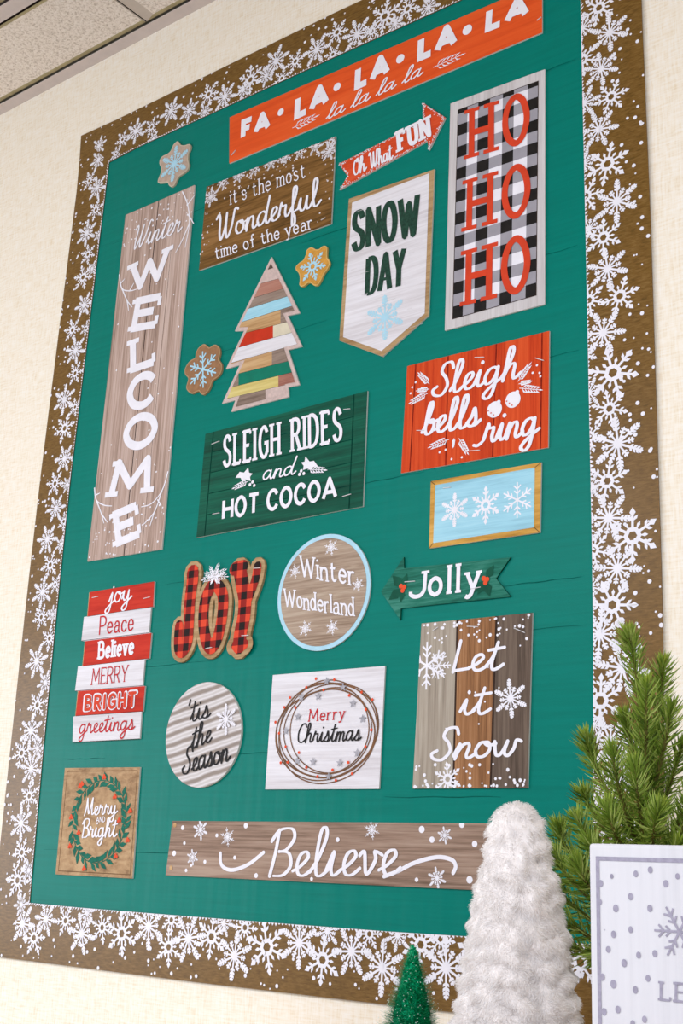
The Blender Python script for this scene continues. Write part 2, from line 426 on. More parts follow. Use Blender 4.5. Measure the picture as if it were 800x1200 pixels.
SCR = {
'a': ('~.37,.42 .25,.5 .1,.42 .03,.2 .1,.02 .23,.05 .34,.24 .38,.48;~.38,.48 .36,.16 .43,.0 .58,.14', .52),
'b': ('~0,.1 .12,.35 .23,.8 .21,1 .13,.94 .1,.6 .1,.14 .2,0 .34,.08 .38,.28 .3,.44 .22,.38 .34,.34 .48,.4', .44),
'c': ('~.34,.4 .24,.5 .1,.42 .03,.2 .12,.02 .26,.02 .44,.14', .4),
'd': ('~.37,.42 .25,.5 .1,.42 .03,.2 .1,.02 .23,.05 .34,.24 .46,.7 .52,1;~.52,1 .42,.5 .38,.14 .45,0 .58,.14', .53),
'e': ('~0,.1 .16,.2 .3,.38 .25,.5 .13,.44 .08,.22 .14,.03 .27,.01 .42,.14', .38),
'f': ('~0,.1 .18,.4 .3,.85 .24,1 .17,.9 .15,.4 .13,-.2 .15,-.42 .24,-.35 .23,-.1 .16,.04 .4,.14', .36),
'g': ('~.37,.42 .25,.5 .1,.42 .03,.2 .1,.02 .23,.05 .34,.24 .38,.48;~.38,.48 .36,0 .3,-.34 .17,-.45 .06,-.34 .2,-.14 .56,.14', .52),
'h': ('~0,.1 .14,.4 .25,.8 .22,1 .13,.95 .1,.5 .06,0;~.07,.12 .16,.38 .28,.48 .35,.4 .34,.12 .4,0 .56,.14', .52),
'i': ('~0,.1 .12,.48 .1,.14 .17,.0 .32,.12;*.16,.74', .28), 'j': ('~0,.1 .14,.48 .12,0 .06,-.35 -.08,-.45 -.16,-.32 0,-.14 .32,.12;*.18,.74', .28),
'l': ('~0,.08 .14,.35 .26,.8 .22,1 .13,.92 .1,.4 .14,.04 .25,.0 .4,.14', .34),
'm': ('~0,.1 .09,.46 .08,.2 .05,0;~.06,.15 .16,.42 .25,.47 .28,.35 .25,0;~.26,.15 .36,.42 .46,.47 .5,.35 .48,.1 .54,0 .7,.14', .64),
'n': ('~0,.1 .09,.46 .08,.2 .05,0;~.06,.15 .17,.42 .28,.47 .33,.36 .31,.1 .38,0 .54,.14', .48),
'o': ('~.26,.47 .1,.44 .03,.2 .12,.02 .27,.04 .36,.22 .3,.44 .2,.46 .3,.36 .48,.4', .44),
'r': ('~0,.1 .1,.54 .14,.42 .28,.42 .26,.15 .33,.0 .48,.14', .42), 's': ('~0,.1 .14,.3 .2,.54 .27,.3 .28,.12 .18,0 .04,.05;~.18,.0 .3,.02 .44,.14', .38),
't': ('~.0,.1 .14,.4 .22,.85 .14,.3 .15,.04 .24,0 .4,.14;.02,.62 .38,.68', .34),
'u': ('~0,.12 .1,.46 .08,.15 .16,0 .28,.1 .36,.46;~.36,.46 .34,.14 .41,.0 .56,.14', .5),
'v': ('~0,.4 .09,.47 .18,.02 .33,.3 .3,.48 .46,.4', .42), 'w': ('~0,.46 .08,.1 .16,.02 .24,.15 .3,.45;~.3,.45 .28,.12 .38,.0 .48,.2 .5,.46 .62,.42', .58),
'y': ('~0,.12 .1,.46 .08,.16 .16,.02 .28,.12 .36,.46;~.36,.46 .34,0 .28,-.35 .14,-.45 .05,-.32 .2,-.14 .56,.14', .52),
'W': ('~0,.86 .1,1 .16,.8 .15,.25 .22,0 .38,.4 .45,.95;~.45,.95 .42,.3 .5,0 .68,.4 .8,1 .94,.96', .84),
'S': ('~.55,.8 .46,1 .26,.98 .2,.75 .36,.52 .44,.25 .3,.0 .08,.04 .0,.2 .12,.3', .56), 'B': ('~.14,.98 .12,.5 .06,0;~0,.75 .15,.98 .42,1 .5,.8 .36,.56 .2,.52 .42,.48 .5,.22 .36,.02 .14,.0', .56),
'M': ('~0,.02 .1,.4 .16,1;~.16,1 .22,.5 .32,.1 .46,.6 .56,1;~.56,1 .54,.4 .58,.04 .72,.14', .68), 'C': ('~.5,.82 .4,1 .18,.9 .04,.5 .1,.1 .3,.0 .54,.16', .5),
'L': ('~.16,1 .12,.5 .08,.03 .08,.03;.08,.03 .44,.08', .44), 'O': ('~.4,.98 .14,.85 .03,.4 .16,.02 .4,.1 .5,.6 .36,.98 .3,.8 .56,.8', .52), "'": ('~.1,1 .08,.88 .04,.78', .14)}
def parse(sp):
    for s in sp.split(';'):
        kind = s[0] if s[0] in '~@*' else '-'
        pts = [tuple(float(v) for v in t.split(',')) for t in s.lstrip('~@*').split()]
        yield kind, pts

def text(ink, txt, font, BL, BR, TL, wt, mat, slab=0.0, slant=0.0, contrast=0.0, gap=.2, space=.4, y=0.0, wave=0.0, cap=True, tr=None):
    bl, br, tl = (at(p, y) for p in (BL, BR, TL))
    L = hypot(br[0] - bl[0], br[1] - bl[1]); H = hypot(tl[0] - bl[0], tl[1] - bl[1])
    x = 0; items = []
    for ch in txt:
        if ch == ' ': x += space; continue
        g = SCR[ch] if font == 'script' else (CAPS.get(ch) if ch.isupper() else LOW.get(ch))
        items.append((ch, x, g)); x += g[1] + (gap if font != 'script' else 0)
    W = x - (gap if font != 'script' else 0)
    wd = wt * H; pad = wd / 2
    def mp(px, py):
        px += slant * py
        yy = wt / 2 + py * (1 - wt)
        xx = pad + px / W * (L - 2 * pad) if L > 2 * pad else px / W * L
        return (bl[0] + (br[0] - bl[0]) * xx / L + (tl[0] - bl[0]) * yy, bl[1] + (br[1] - bl[1]) * xx / L + (tl[1] - bl[1]) * yy)
    ux = (br[0] - bl[0]) / L, (br[1] - bl[1]) / L
    uz = (tl[0] - bl[0]) / H, (tl[1] - bl[1]) / H
    for n, (ch, x0, g) in enumerate(items):
        dz = wave * sin(n * 2.3)
        for kind, pts in parse(g[0]):
            if kind == '*':
                ink.dot(mp(x0 + pts[0][0], pts[0][1] + dz), wd * .56, mat); continue
            p = pts
            if kind in '~@': p = catmull(pts, kind == '@', 6)
            q = [mp(x0 + a, b_ + dz) for a, b_ in p]
            rnd = (font == 'script') or (cap and slab == 0)
            ink.stroke(q, wd, mat, closed=(kind == '@'), cap=rnd, contrast=contrast, miter=2.2)
            if slab and kind != '@':
                sl = slab * H; th = wd * .62
                for e in (0, -1):
                    a, b_ = q[e], q[1 if e == 0 else -2]
                    d = (b_[0] - a[0], b_[1] - a[1]); l = hypot(*d) or 1
                    steep = abs(d[0] * uz[0] + d[1] * uz[1]) / l > .6
                    py = pts[e][1]
                    if steep and any(abs(py - v) < .012 for v in (0, 1, .62)):
                        s_ = 1 if py < .5 else -1
                        c = (a[0] + uz[0] * s_ * th * .0, a[1] + uz[1] * s_ * th * .0)
                        ink.stroke([(c[0] - ux[0] * sl, c[1] - ux[1] * sl), (c[0] + ux[0] * sl, c[1] + ux[1] * sl)], th, mat, cap=False)
                    elif kind == '-' and not steep and ch in 'ELFT' and abs(py - .52) > .1:
                        s_ = 1 if py < .5 else -1
                        ink.stroke([a, (a[0] + uz[0] * s_ * sl * 1.1, a[1] + uz[1] * s_ * sl * 1.1)], th, mat, cap=False)
                if kind == '-':
                    for i in range(1, len(q) - 1):
                        if pts[i][0] < .1 and pts[i][1] in (0, 1) and ch in 'ELFNM':
                            a = q[i]; ink.stroke([(a[0] - ux[0] * sl, a[1] - ux[1] * sl), (a[0] + ux[0] * sl * .5, a[1] + ux[1] * sl * .5)], th, mat, cap=False)

# ------------------------------------------------------------------ snowflake drawings, radius 1
def flake_polys(kind):
    P = []
    def bar(a, b_, w0, w1=None):
        w1 = w0 if w1 is None else w1
        d = (b_[0] - a[0], b_[1] - a[1]); l = hypot(*d); n = (-d[1] / l, d[0] / l)
        P.append([(a[0] + n[0] * w0 / 2, a[1] + n[1] * w0 / 2), (a[0] - n[0] * w0 / 2, a[1] - n[1] * w0 / 2),
                  (b_[0] - n[0] * w1 / 2, b_[1] - n[1] * w1 / 2), (b_[0] + n[0] * w1 / 2, b_[1] + n[1] * w1 / 2)])
    def pol(r, t): return (r * cos(t), r * sin(t))
    def off(p, r, t): return (p[0] + r * cos(t), p[1] + r * sin(t))
    def leaf(a, t, l, wd):
        P.append([a, off(off(a, l * .6, t), wd / 2, t - pi / 2), off(a, l, t), off(off(a, l * .6, t), wd / 2, t + pi / 2)])
    for k in range(6):
        t = pi / 2 + k * pi / 3; th = t + pi / 6
        if kind == 'fern':
            bar((0, 0), pol(.97, t), .09, .07)
            for i in range(4):
                r = .44 + i * .13; l = (.2, .22, .2, .15)[i]
                for s in (-1, 1): leaf(pol(r, t), t + s * .68, l, .1)
            leaf(pol(.85, t), t, .15, .1)
            bar((0, 0), pol(.58, th), .075, .06)
            for i in range(2):
                r = .34 + i * .12; l = (.13, .12)[i]
                for s in (-1, 1): leaf(pol(r, th), th + s * .75, l * 1.25, .09)
            leaf(pol(.5, th), th, .12, .08)
        elif kind == 'wheel':
            a, b_ = pol(.17, th), pol(.17, th + pi / 3); c, d = pol(.34, th + pi / 3), pol(.34, th)
            P.append([a, d, c, b_])
            bar(pol(.28, t), pol(.8, t), .1, .09)
            P.append([pol(.66, t), off(pol(.82, t), .12, t - pi / 2), pol(1, t), off(pol(.82, t), .12, t + pi / 2)])
            for s in (-1, 1): leaf(pol(.5, t), t + s * .72, .3, .12)
            leaf(pol(.27, th), th, .3, .13)
        elif kind == 'branch':
            bar((0, 0), pol(1, t), .09, .08)
            for r, l in ((.36, .26), (.62, .3)):
                for s in (-1, 1): bar(pol(r, t), off(pol(r, t), l, t + s * .82), .085, .075)
        elif kind == 'burst':
            bar((0, 0), pol(1, t), .1, .05)
            for s in (-1, 1): leaf(pol(.55, t), t + s * .6, .3, .1); leaf(pol(.3, t), t + s * .6, .22, .1)
            leaf((0, 0), th, .62, .12)
    if kind == 'fern': P.append(circle((0, 0), .17, 12))
    if kind == 'burst': P.append(circle((0, 0), .12, 10))
    return P
FL = {k: flake_polys(k) for k in ('fern', 'wheel', 'branch', 'burst')}
def flake(ink, kind, c, r, rot, mat, clips=(), sx=1.0):
    cr, sr = cos(rot), sin(rot)
    for p in FL[kind]:
        q = [(c[0] + sx * r * (x * cr - z * sr), c[1] + r * (x * sr + z * cr)) for x, z in p]
        for a, n in clips:
            q = clip_half(q, a, n)
            if len(q) < 3: break
        if len(q) >= 3: ink.poly(q, mat)

def tuft(ink, base, tip, wd, mat, pairs=5, leafl=.4):
    """printed sprig: a stem with paired leaves"""
    d = (tip[0] - base[0], tip[1] - base[1]); L = hypot(*d); t = atan2(d[1], d[0])
    ink.stroke([base, tip], wd * .12, mat)
    for i in range(pairs):
        a = lerp(base, tip, .12 + .8 * i / pairs)
        for s in (-1, 1):
            u = t + s * .8; l = leafl * L * (1 - .35 * i / pairs)
            m1 = (a[0] + cos(u) * l * .5, a[1] + sin(u) * l * .5)
            e = (a[0] + cos(u - s * .3) * l, a[1] + sin(u - s * .3) * l)
            nx, nz = -sin(u) * wd * .14, cos(u) * wd * .14
            ink.poly([a, (m1[0] + nx, m1[1] + nz), e, (m1[0] - nx, m1[1] - nz)], mat)
    e = (tip[0] + cos(t) * L * .15, tip[1] + sin(t) * L * .15)
    nx, nz = -sin(t) * wd * .14, cos(t) * wd * .14
    ink.poly([lerp(base, tip, .9), (tip[0] + nx, tip[1] + nz), e, (tip[0] - nx, tip[1] - nz)], mat)

# ================================================================== THE SETTING
ZC = 2.599
mb = MB()
mb.add([(-3, 0, 0), (3.2, 0, 0), (3.2, 0, 2.75), (-3, 0, 2.75), (-3, .1, 0), (3.2, .1, 0), (3.2, .1, 2.75), (-3, .1, 2.75)],
       [(0, 1, 2, 3), (5, 4, 7, 6), (4, 0, 3, 7), (1, 5, 6, 2), (3, 2, 6, 7), (4, 5, 1, 0)], 'wall')
tag(mb.build('wall_back'), kind='structure')
mb = MB(); mb.box((-3, -4.5, -.06), (3.2, .1, 0), 'floor')
tag(mb.build('floor'), kind='structure')

# ceiling: a cut row of tiles along the wall, then full tiles, lying in a painted grid
mb = MB()
mb.box((-3, -4.5, ZC + .03), (3.2, 0, ZC + .06), 'gap')
seams = [-2.4 + .042 + .6096 * i - .6096 for i in range(10)]
for i in range(len(seams) - 1):
    x0, x1 = seams[i] + .001, seams[i + 1] - .001
    for (y0, y1) in [(-.0215, -.146)] + [(-.1785 - .6096 * j, -.1785 - .6096 * j - .571) for j in range(7)]:
        z = ZC + .002
        e = .022
        a = [(x0, y0), (x1, y0), (x1, y1), (x0, y1)]
        yi0 = y0 - .008 if y0 > -.1 else y0 - .006
        bq = [(x0 + e, yi0), (x1 - .001, yi0), (x1 - .001, y1 + .004), (x0 + e, y1 + .004)]
        mb.poly([(p[0], p[1], z) for p in (bq[0], bq[3], bq[2], bq[1])], 'tile')
        rims = ['tilerim', 'tileedge', 'tilerim', 'tileedge']
        for k in range(4):
            p, q = a[k], a[(k + 1) % 4]; r, s = bq[(k + 1) % 4], bq[k]
            mb.poly([(p[0], p[1], z + .0015), (s[0], s[1], z), (r[0], r[1], z), (q[0], q[1], z + .0015)], rims[k])
            mb.poly([(p[0], p[1], z + .0015), (q[0], q[1], z + .0015), (q[0], q[1], z + .03), (p[0], p[1], z + .03)], 'gap')
tag(mb.build('ceiling'), kind='structure')
mb = MB()
mb.box((-3, -.0203, ZC - .0008), (3.2, 0, ZC), 'grid')
mb.box((-3, -.0012, ZC), (3.2, 0, ZC + .022), 'grid')
tag(mb.build('trim_1'), kind='structure')
mb = MB()
for j in range(7):
    y = -.165 - .6096 * j
    mb.box((-3, y - .012, ZC - .001), (3.2, y + .012, ZC), 'grid')
    mb.box((-3, y - .0015, ZC), (3.2, y + .0015, ZC + .03), 'grid')
tag(mb.build('trim_2'), kind='structure')
# shelf that carries the ornaments, below the picture
ZL = 1.17
mb = MB()
mb.box((.45, -.5, ZL - .03), (1.6, 0, ZL), 'ledge')
for x in (.6, 1.45):
    mb.box((x - .015, -.4, ZL - .06), (x + .015, 0, ZL - .03), 'ledge'); mb.box((x - .015, -.03, ZL - .3), (x + .015, 0, ZL - .03), 'ledge')
tag(mb.build('trim_3'), kind='structure')

# ================================================================== BACKING PAPER AND BORDER
YB = -.002           # face of the green paper
YS = -.0042          # face of a card sign
S_ = 1.08; Z0 = 1.32; A_ = .737
TRo = proj(.806 * S_, 0, Z0 + 1.067 * S_); TRi = (679, -64)
LO = [(95, 159), (91.5, 210), (47.2, 560), (29, 720), (9.6, 900), (0, 990), (-14, 1120)]
LI = [(127.7, 190), (82.5, 560), (66, 720), (50, 886), (40.8, 988), (34.7, 1058)]
BO = [(-14, 1120), (80, 1132), (220, 1150), (535, 1187), (778, 1212)]
BI = [(34.7, 1058), (80, 1062.5), (220, 1073.8), (460, 1092), (549, 1097.5), (694.8, 1106.5)]
RO = [TRo, (751, 0), (762, 261), (775, 680), (777, 760), (778, 1212)]
RI = [TRi, (680, 0), (686, 270), (694.3, 680), (695, 760), (694.8, 1106.5)]
TO = [(95, 159), (138, 139.5), (400, 11), (424, 0), TRo]
TI = [(127.7, 190), (160, 173), (400, 63), (540, 0), TRi]

mb = MB()
outl = inset([at(p, YB) for p in LO + BO[1:] + list(reversed(RO[1:-1])) + [TRo] + list(reversed(TO[1:-1]))], .003)
mb.poly([(x, YB, z) for x, z in outl], 'board')
mb.poly([(x, -.0003, z) for x, z in reversed(outl)], 'board')
n = len(outl)
for i in range(n):
    a, b_ = outl[i], outl[(i + 1) % n]
    mb.poly([(a[0], YB, a[1]), (a[0], -.0003, a[1]), (b_[0], -.0003, b_[1]), (b_[0], YB, b_[1])], 'board')
# printed plank seams on the paper
ik = Ink(YB - .0001)
for zz, spans in [(1.387, [(.02, .5)]), (1.50, [(.05, .12), (.3, .42)]), (1.612, [(.07, .3), (.62, .79)]), (1.716, [(.2, .34), (.66, .72)]), (1.80, [(.5, .6)]),
                  (1.90, [(.05, .1), (.66, .79)]), (2.02, [(.24, .45), (.7, .79)]), (2.14, [(.4, .56)]), (2.25, [(.03, .3), (.69, .79)]), (1.66, [(.70, .79)]), (1.45, [(.56, .7)])]:
    for a, b_ in spans:
        k = 9
        ik.stroke([(a + (b_ - a) * i / k, zz + .0005 * sin(i * 1.7 + zz * 40)) for i in range(k + 1)], .0009, 'papersea', cap=False, taper=lambda t: .3 + .7 * sin(pi * min(1, max(0, t))))
base_n = len(mb.v)
mb.v += ik.mb.v; kk = mb.m('papersea')
for f in ik.mb.f: mb.f.append(tuple(i + base_n for i in f)); mb.mi.append(kk)
bp = mb.build('backing_paper', org=(.4, 0, 1.86))
tag(bp, 'smooth teal green paper backing that fills the bulletin board', 'backing paper')

def resample(pl, n):
    d = [0]
    for i in range(1, len(pl)): d.append(d[-1] + hypot(pl[i][0] - pl[i - 1][0], pl[i][1] - pl[i - 1][1]))
    out = []
    for k in range(n + 1):
        t = d[-1] * k / n; i = 0
        while i < len(d) - 2 and d[i + 1] < t: i += 1
        out.append(lerp(pl[i], pl[i + 1], (t - d[i]) / (d[i + 1] - d[i])))
    return out

def strip(name, label, O, I, flakes, seed, yf, staples=()):
    r = random.Random(seed)
    o_ = resample([at(p, yf) for p in O], 24); i_ = resample([at(p, yf) for p in I], 24)
    org = (sum(p[0] for p in o_) / 25, yf, sum(p[1] for p in o_) / 25)
    mb = MB()
    for k in range(24):
        q = ccw([o_[k], o_[k + 1], i_[k + 1], i_[k]])
        mb.poly([(x, yf, z) for x, z in q], 'border'); mb.poly([(x, YB - .0001, z) for x, z in reversed(q)], 'border')
    loop = ccw(o_ + list(reversed(i_)))
    for k in range(len(loop)):
        a, b_ = loop[k], loop[(k + 1) % len(loop)]
        mb.poly([(a[0], yf, a[1]), (a[0], YB - .0001, a[1]), (b_[0], YB - .0001, b_[1]), (b_[0], yf, b_[1])], 'border')
    ik = Ink(yf - .00015)
    def near(pl, c, other):
        best = None
        for k in range(len(pl) - 1):
            a, b_ = pl[k], pl[k + 1]
            d = (b_[0] - a[0], b_[1] - a[1]); l = hypot(*d)
            t = max(0, min(1, ((c[0] - a[0]) * d[0] + (c[1] - a[1]) * d[1]) / l ** 2))
            q = lerp(a, b_, t); dd = hypot(q[0] - c[0], q[1] - c[1])
            if best is None or dd < best[0]: best = (dd, q, (-d[1] / l, d[0] / l))
        _, q, nrm = best
        m_ = other[len(other) // 2]
        if (m_[0] - q[0]) * nrm[0] + (m_[1] - q[1]) * nrm[1] < 0: nrm = (-nrm[0], -nrm[1])
        return q, nrm
    e0, e1 = (o_[0], i_[0]), (o_[-1], i_[-1])
    def endclip(e, inside):
        d = (e[1][0] - e[0][0], e[1][1] - e[0][1]); nrm = (-d[1], d[0])
        if (inside[0] - e[0][0]) * nrm[0] + (inside[1] - e[0][1]) * nrm[1] < 0: nrm = (-nrm[0], -nrm[1])
        return (e[0], nrm)
    mid = lerp(o_[12], i_[12], .5)
    ends = [endclip(e0, mid), endclip(e1, mid)]
    for px, py, kind, rr in flakes:
        c = at((px, py), yf)
        clips = [near(i_, c, o_), near(o_, c, i_)] + ends
        flake(ik, kind, c, rr * .00114, r.uniform(-.5, .5), 'white', clips)
    # little sawtooth of white along the inner edge, where the print is cut through flakes
    for k in range(24):
        a, b_ = i_[k], i_[k + 1]
        u = lerp(a, o_[k], .06); v = lerp(b_, o_[k + 1], .06)
        nt_ = max(3, int(hypot(b_[0] - a[0], b_[1] - a[1]) / .0042))
        for j in range(nt_):
            h = r.uniform(.3, 1.0)
            p0, p1 = lerp(a, b_, j / nt_), lerp(a, b_, (j + .82) / nt_)
            q = lerp(lerp(a, b_, (j + .4) / nt_), lerp(u, v, (j + .4) / nt_), h)
            ik.poly([p0, p1, q], 'white')
    # scattered snow dots on the outer half
    nd = int(len(flakes) * 3.2)
    for k in range(nd):
        t = r.random(); s = r.random() ** 1.2
        i = min(23, int(t * 24)); f = t * 24 - i
        a = lerp(o_[i], o_[i + 1], f); b_ = lerp(i_[i], i_[i + 1], f)
        c = lerp(a, b_, .015 + .5 * s)
        q = circle(c, r.choice((.0011, .0014, .0018, .0023)), 8)
        for cl in ends + [near(o_, c, i_)]: q = clip_half(q, *cl)
        ik.poly(q, 'white')
    n0 = len(mb.v); mb.v += ik.mb.v; kk = mb.m('white')
    for f in ik.mb.f: mb.f.append(tuple(i + n0 for i in f)); mb.mi.append(kk)
    ob = mb.build(name, org=org)
    tag(ob, label, 'border', 'snowflake border strips')
    for a, b_ in staples: staple(ob, a, b_, yf - .0006, org)
    return ob

def staple(parent, a, b_, y, org):
    p, q = at(a, y), at(b_, y)
    ik = Ink(y - .0005)
    mb = MB(); t = .00035
    d = (q[0] - p[0], q[1] - p[1]); l = hypot(*d) or 1; nx, nz = -d[1] / l * t, d[0] / l * t
    vs = []
    for yy in (y + .0012, y - .0006):
        vs += [(p[0] + nx, yy, p[1] + nz), (q[0] + nx, yy, q[1] + nz), (q[0] - nx, yy, q[1] - nz), (p[0] - nx, yy, p[1] - nz)]
    mb.add(vs, [(0, 1, 2, 3), (7, 6, 5, 4), (0, 4, 5, 1), (1, 5, 6, 2), (2, 6, 7, 3), (3, 7, 4, 0)], 'staple')
    return mb.build('staple', parent, org)

fe, wh = 'fern', 'wheel'
FR = [(701.7,9.2,wh,21),(714,38.5,fe,22),(682,33,fe,18),(682,70,wh,20),(704,81,fe,20),(716,113.7,wh,19),(684,121,fe,19),(702,151.5,fe,21),(711.5,192,wh,23),(684,192,fe,16),
(686,230,wh,20),(722.7,236,fe,23),(690,268,fe,16),(707,278.5,wh,20),(712,315,fe,22),(726,347,wh,20),(690,352,wh,18),(706.5,390,fe,23),(684,415,wh,15),(718,437,wh,26),
(714,479,wh,19),(690,460,fe,15),(691,512,wh,16),(724,520,fe,26),(711.5,564,wh,21),(692,570,fe,14),(713,607,fe,24),(741,628,wh,25),(695,645,wh,18),(723.5,666,fe,23),
(692,688,fe,15),(717.5,709,wh,24),(703,743,fe,25),(729,783,fe,26),(703.5,821,wh,23),(715,868,fe,22),(696,850,fe,14),(724,905,wh,22),(703,940,fe,22),(727,972,wh,20),(706,1005,fe,23),
(724,1040,wh,22),(704,1075,wh,20),(722,1105,fe,22),(700,-20,fe,21),(720,-45,wh,20),(696,-70,fe,20),(742,1150,fe,20)]
FT = [(116,171,fe,16),(143.5,163.5,wh,15),(159.6,153.6,fe,20),(177.6,149,wh,16),(200.5,130.5,fe,21),(222,129.6,fe,18),(240,131,fe,14),(244.5,110.5,wh,19),(263.5,113.5,fe,21),(285,106,fe,14),
(293.5,93.6,wh,22),(312,89,fe,16),(323.5,71.5,fe,22),(346,72,wh,17),(330,92,wh,15),(371,58.5,fe,22),(390,64,wh,14),(395,38,wh,18),(418.6,40.5,fe,23),(436,37,wh,15),
(451,19,wh,23),(463,28,fe,15),(477.5,10.5,wh,18),(502,9,fe,17),(510,-15,fe,21),(530,-20,wh,18),(556,-40,fe,22),(585,-40,wh,20),(600,-70,wh,22),(630,-75,fe,22),(655,-90,wh,19),(675,-90,fe,18),(180,163,fe,12),(210,152,wh,12),(136,180,wh,11)]
FLF = [(115.5,187.5,fe,18),(104.8,211.7,wh,16),(114,220,fe,20),(112.5,246,wh,17),(101.7,273.3,fe,21),(117,275,fe,12),(103.3,298.3,wh,16),(97.5,325,wh,20),(108,315,fe,12),(98.7,357.5,fe,19),
(85,386.7,wh,18),(101,385,wh,12),(88.7,411,fe,21),(88.3,437.5,wh,17),(75.5,468.3,fe,22),(88,477,wh,14),(75.8,502,wh,21),(75.8,537.5,fe,20),(64.7,566.7,wh,18),(79,568,fe,12),
(66,596,fe,19),(75,611,wh,13),(55.5,632,fe,21),(72,638,fe,12),(59,662,wh,19),(50,694,fe,21),(65,685,wh,13),(48.7,723.3,wh,17),(58.3,748.3,wh,17),(62,720,fe,12),(43,775,fe,22),
(53.3,800,fe,16),(44,826,wh,19),(36.7,856.7,fe,22),(25.8,882.5,wh,19),(44,877,fe,14),(36.7,901,fe,21),(34.5,933,wh,18),(25,965,fe,22),(26,999,wh,18),(20.8,1031.7,wh,22),(34,1020,fe,13),(25,1060,fe,14)]
FB = [(26.5,1082.5,fe,23),(54,1077,fe,20),(40,1099,wh,20),(77,1079,wh,18),(96,1094,fe,23),(120,1087,wh,18),(143,1094,wh,24),(102,1070,fe,14),(174,1085.5,fe,24),(197.7,1110,wh,20),
(201,1078,wh,16),(221,1099.5,fe,25),(248,1097.7,wh,22),(275,1120,fe,24),(312.8,1110,wh,26),(287,1087,wh,17),(262,1082,fe,14),(350.5,1105,fe,24),(378,1125,wh,23),(384,1091,fe,16),(412,1115,fe,23),
(433,1094.5,wh,15),(448,1134,fe,25),(466,1096,fe,15),(493,1107,wh,21),(516,1100,wh,16),(522.7,1134,fe,26),(560,1122,wh,23),(592,1142,fe,24),(625,1122,wh,22),(655,1150,fe,24),(680,1128,wh,21),(150,1066,fe,12)]
strip('border_strip', 'brown snowflake paper border strip along the left side of the board', LO, LI, FLF, 1, -.0030)
strip('border_strip', 'brown snowflake paper border strip along the bottom of the board', BO, BI, FB, 2, -.0034)
strip('border_strip', 'brown snowflake paper border strip along the right side of the board', RO, RI, FR, 3, -.0030,
      [((735, 709.5), (746, 708.5)), ((742, 748.5), (750, 745)), ((676, 1191), (684, 1191))])
strip('border_strip', 'brown snowflake paper border strip along the sloping top of the board', TO, TI, FT, 4, -.0034)

# ================================================================== CARD SIGNS
class Sign:
    def __init__(s, name, outline, face, cat='sign', edge='edge', yf=YS, yb=YB, metric=False):
        s.y = yf; s.name = name; s.cat = cat
        s.out = ccw([p if metric else at(p, yf) for p in outline])
        n = len(s.out)
        s.org = (sum(p[0] for p in s.out) / n, yb, sum(p[1] for p in s.out) / n)
        s.mb = MB(); s.ink = Ink(yf - .00008)
        s.mb.poly([(x, yf, z) for x, z in s.out], face)
        s.mb.poly([(x, yb, z) for x, z in reversed(s.out)], edge)
        for i in range(n):
            a, b_ = s.out[i], s.out[(i + 1) % n]
            s.mb.poly([(a[0], yf, a[1]), (a[0], yb, a[1]), (b_[0], yb, b_[1]), (b_[0], yf, b_[1])], edge)
        s.todo = []; s.under = {}
    def P(s, *pts): return [at(p, s.y) for p in pts]
    def part(s, name, dy=.0004, label=None, under=None):
        ik = Ink(s.y - dy); s.todo.append((name, ik, label)); s.under[id(ik)] = under; return ik
    def px(s, p, r):                        # a vertical photo size at p, as a length on the card
        a, b_ = at((p[0], p[1] - r), s.y), at((p[0], p[1] + r), s.y)
        return hypot(a[0] - b_[0], a[1] - b_[1]) / 2
    def flake(s, kind, p, r, mat='white', rot=0.0, clip=False, name='printed_snowflake', ink=None, dy=.0003, sx=1.0):
        ik = ink or s.part(name, dy)
        c = at(p, s.y); cl = []
        if clip:
            o = s.out
            for i in range(len(o)):
                a, b_ = o[i], o[(i + 1) % len(o)]
                cl.append((a, (-(b_[1] - a[1]), b_[0] - a[0])))
        flake(ik, kind, c, s.px(p, r), rot, mat, cl, sx)
    def dots(s, seed, n, quad, mat='white', rs=(1.2, 2.4), bias=None):
        r = random.Random(seed); q = s.P(*quad)
        for _ in range(n):
            u, v = r.random(), r.random()
            if bias: u, v = bias(u, v)
            c = lerp(lerp(q[0], q[1], u), lerp(q[3], q[2], u), v)
            s.ink.dot(c, r.uniform(*rs) * .001 * .9, mat, 8)
    def text(s, txt, font, BL, BR, TL, wt, mat, name='lettering', ink=None, dy=.0005, **k):
        ik = ink or s.part(name, dy)
        text(ik, txt, font, BL, BR, TL, wt, mat, y=s.y, **k); return ik
    def done(s, label, staples=(), group='seasonal word signs on the board'):
        n0 = len(s.mb.v); s.mb.v += s.ink.mb.v
        for f, mi in zip(s.ink.mb.f, s.ink.mb.mi):
            s.mb.f.append(tuple(i + n0 for i in f)); s.mb.mi.append(s.mb.m(s.ink.mb.mats[mi]))
        o = s.mb.build(s.name, org=s.org)
        tag(o, label, s.cat, group)
        made = {}
        for nm, ik, lb in s.todo:
            if ik.mb.f:
                up = s.under.get(id(ik))
                c = ik.mb.build(nm, made.get(id(up), o), s.org); made[id(ik)] = c
                if lb: c['label'] = lb
        for a, b_ in staples: staple(o, a, b_, s.y - .0006, s.org)
        return o

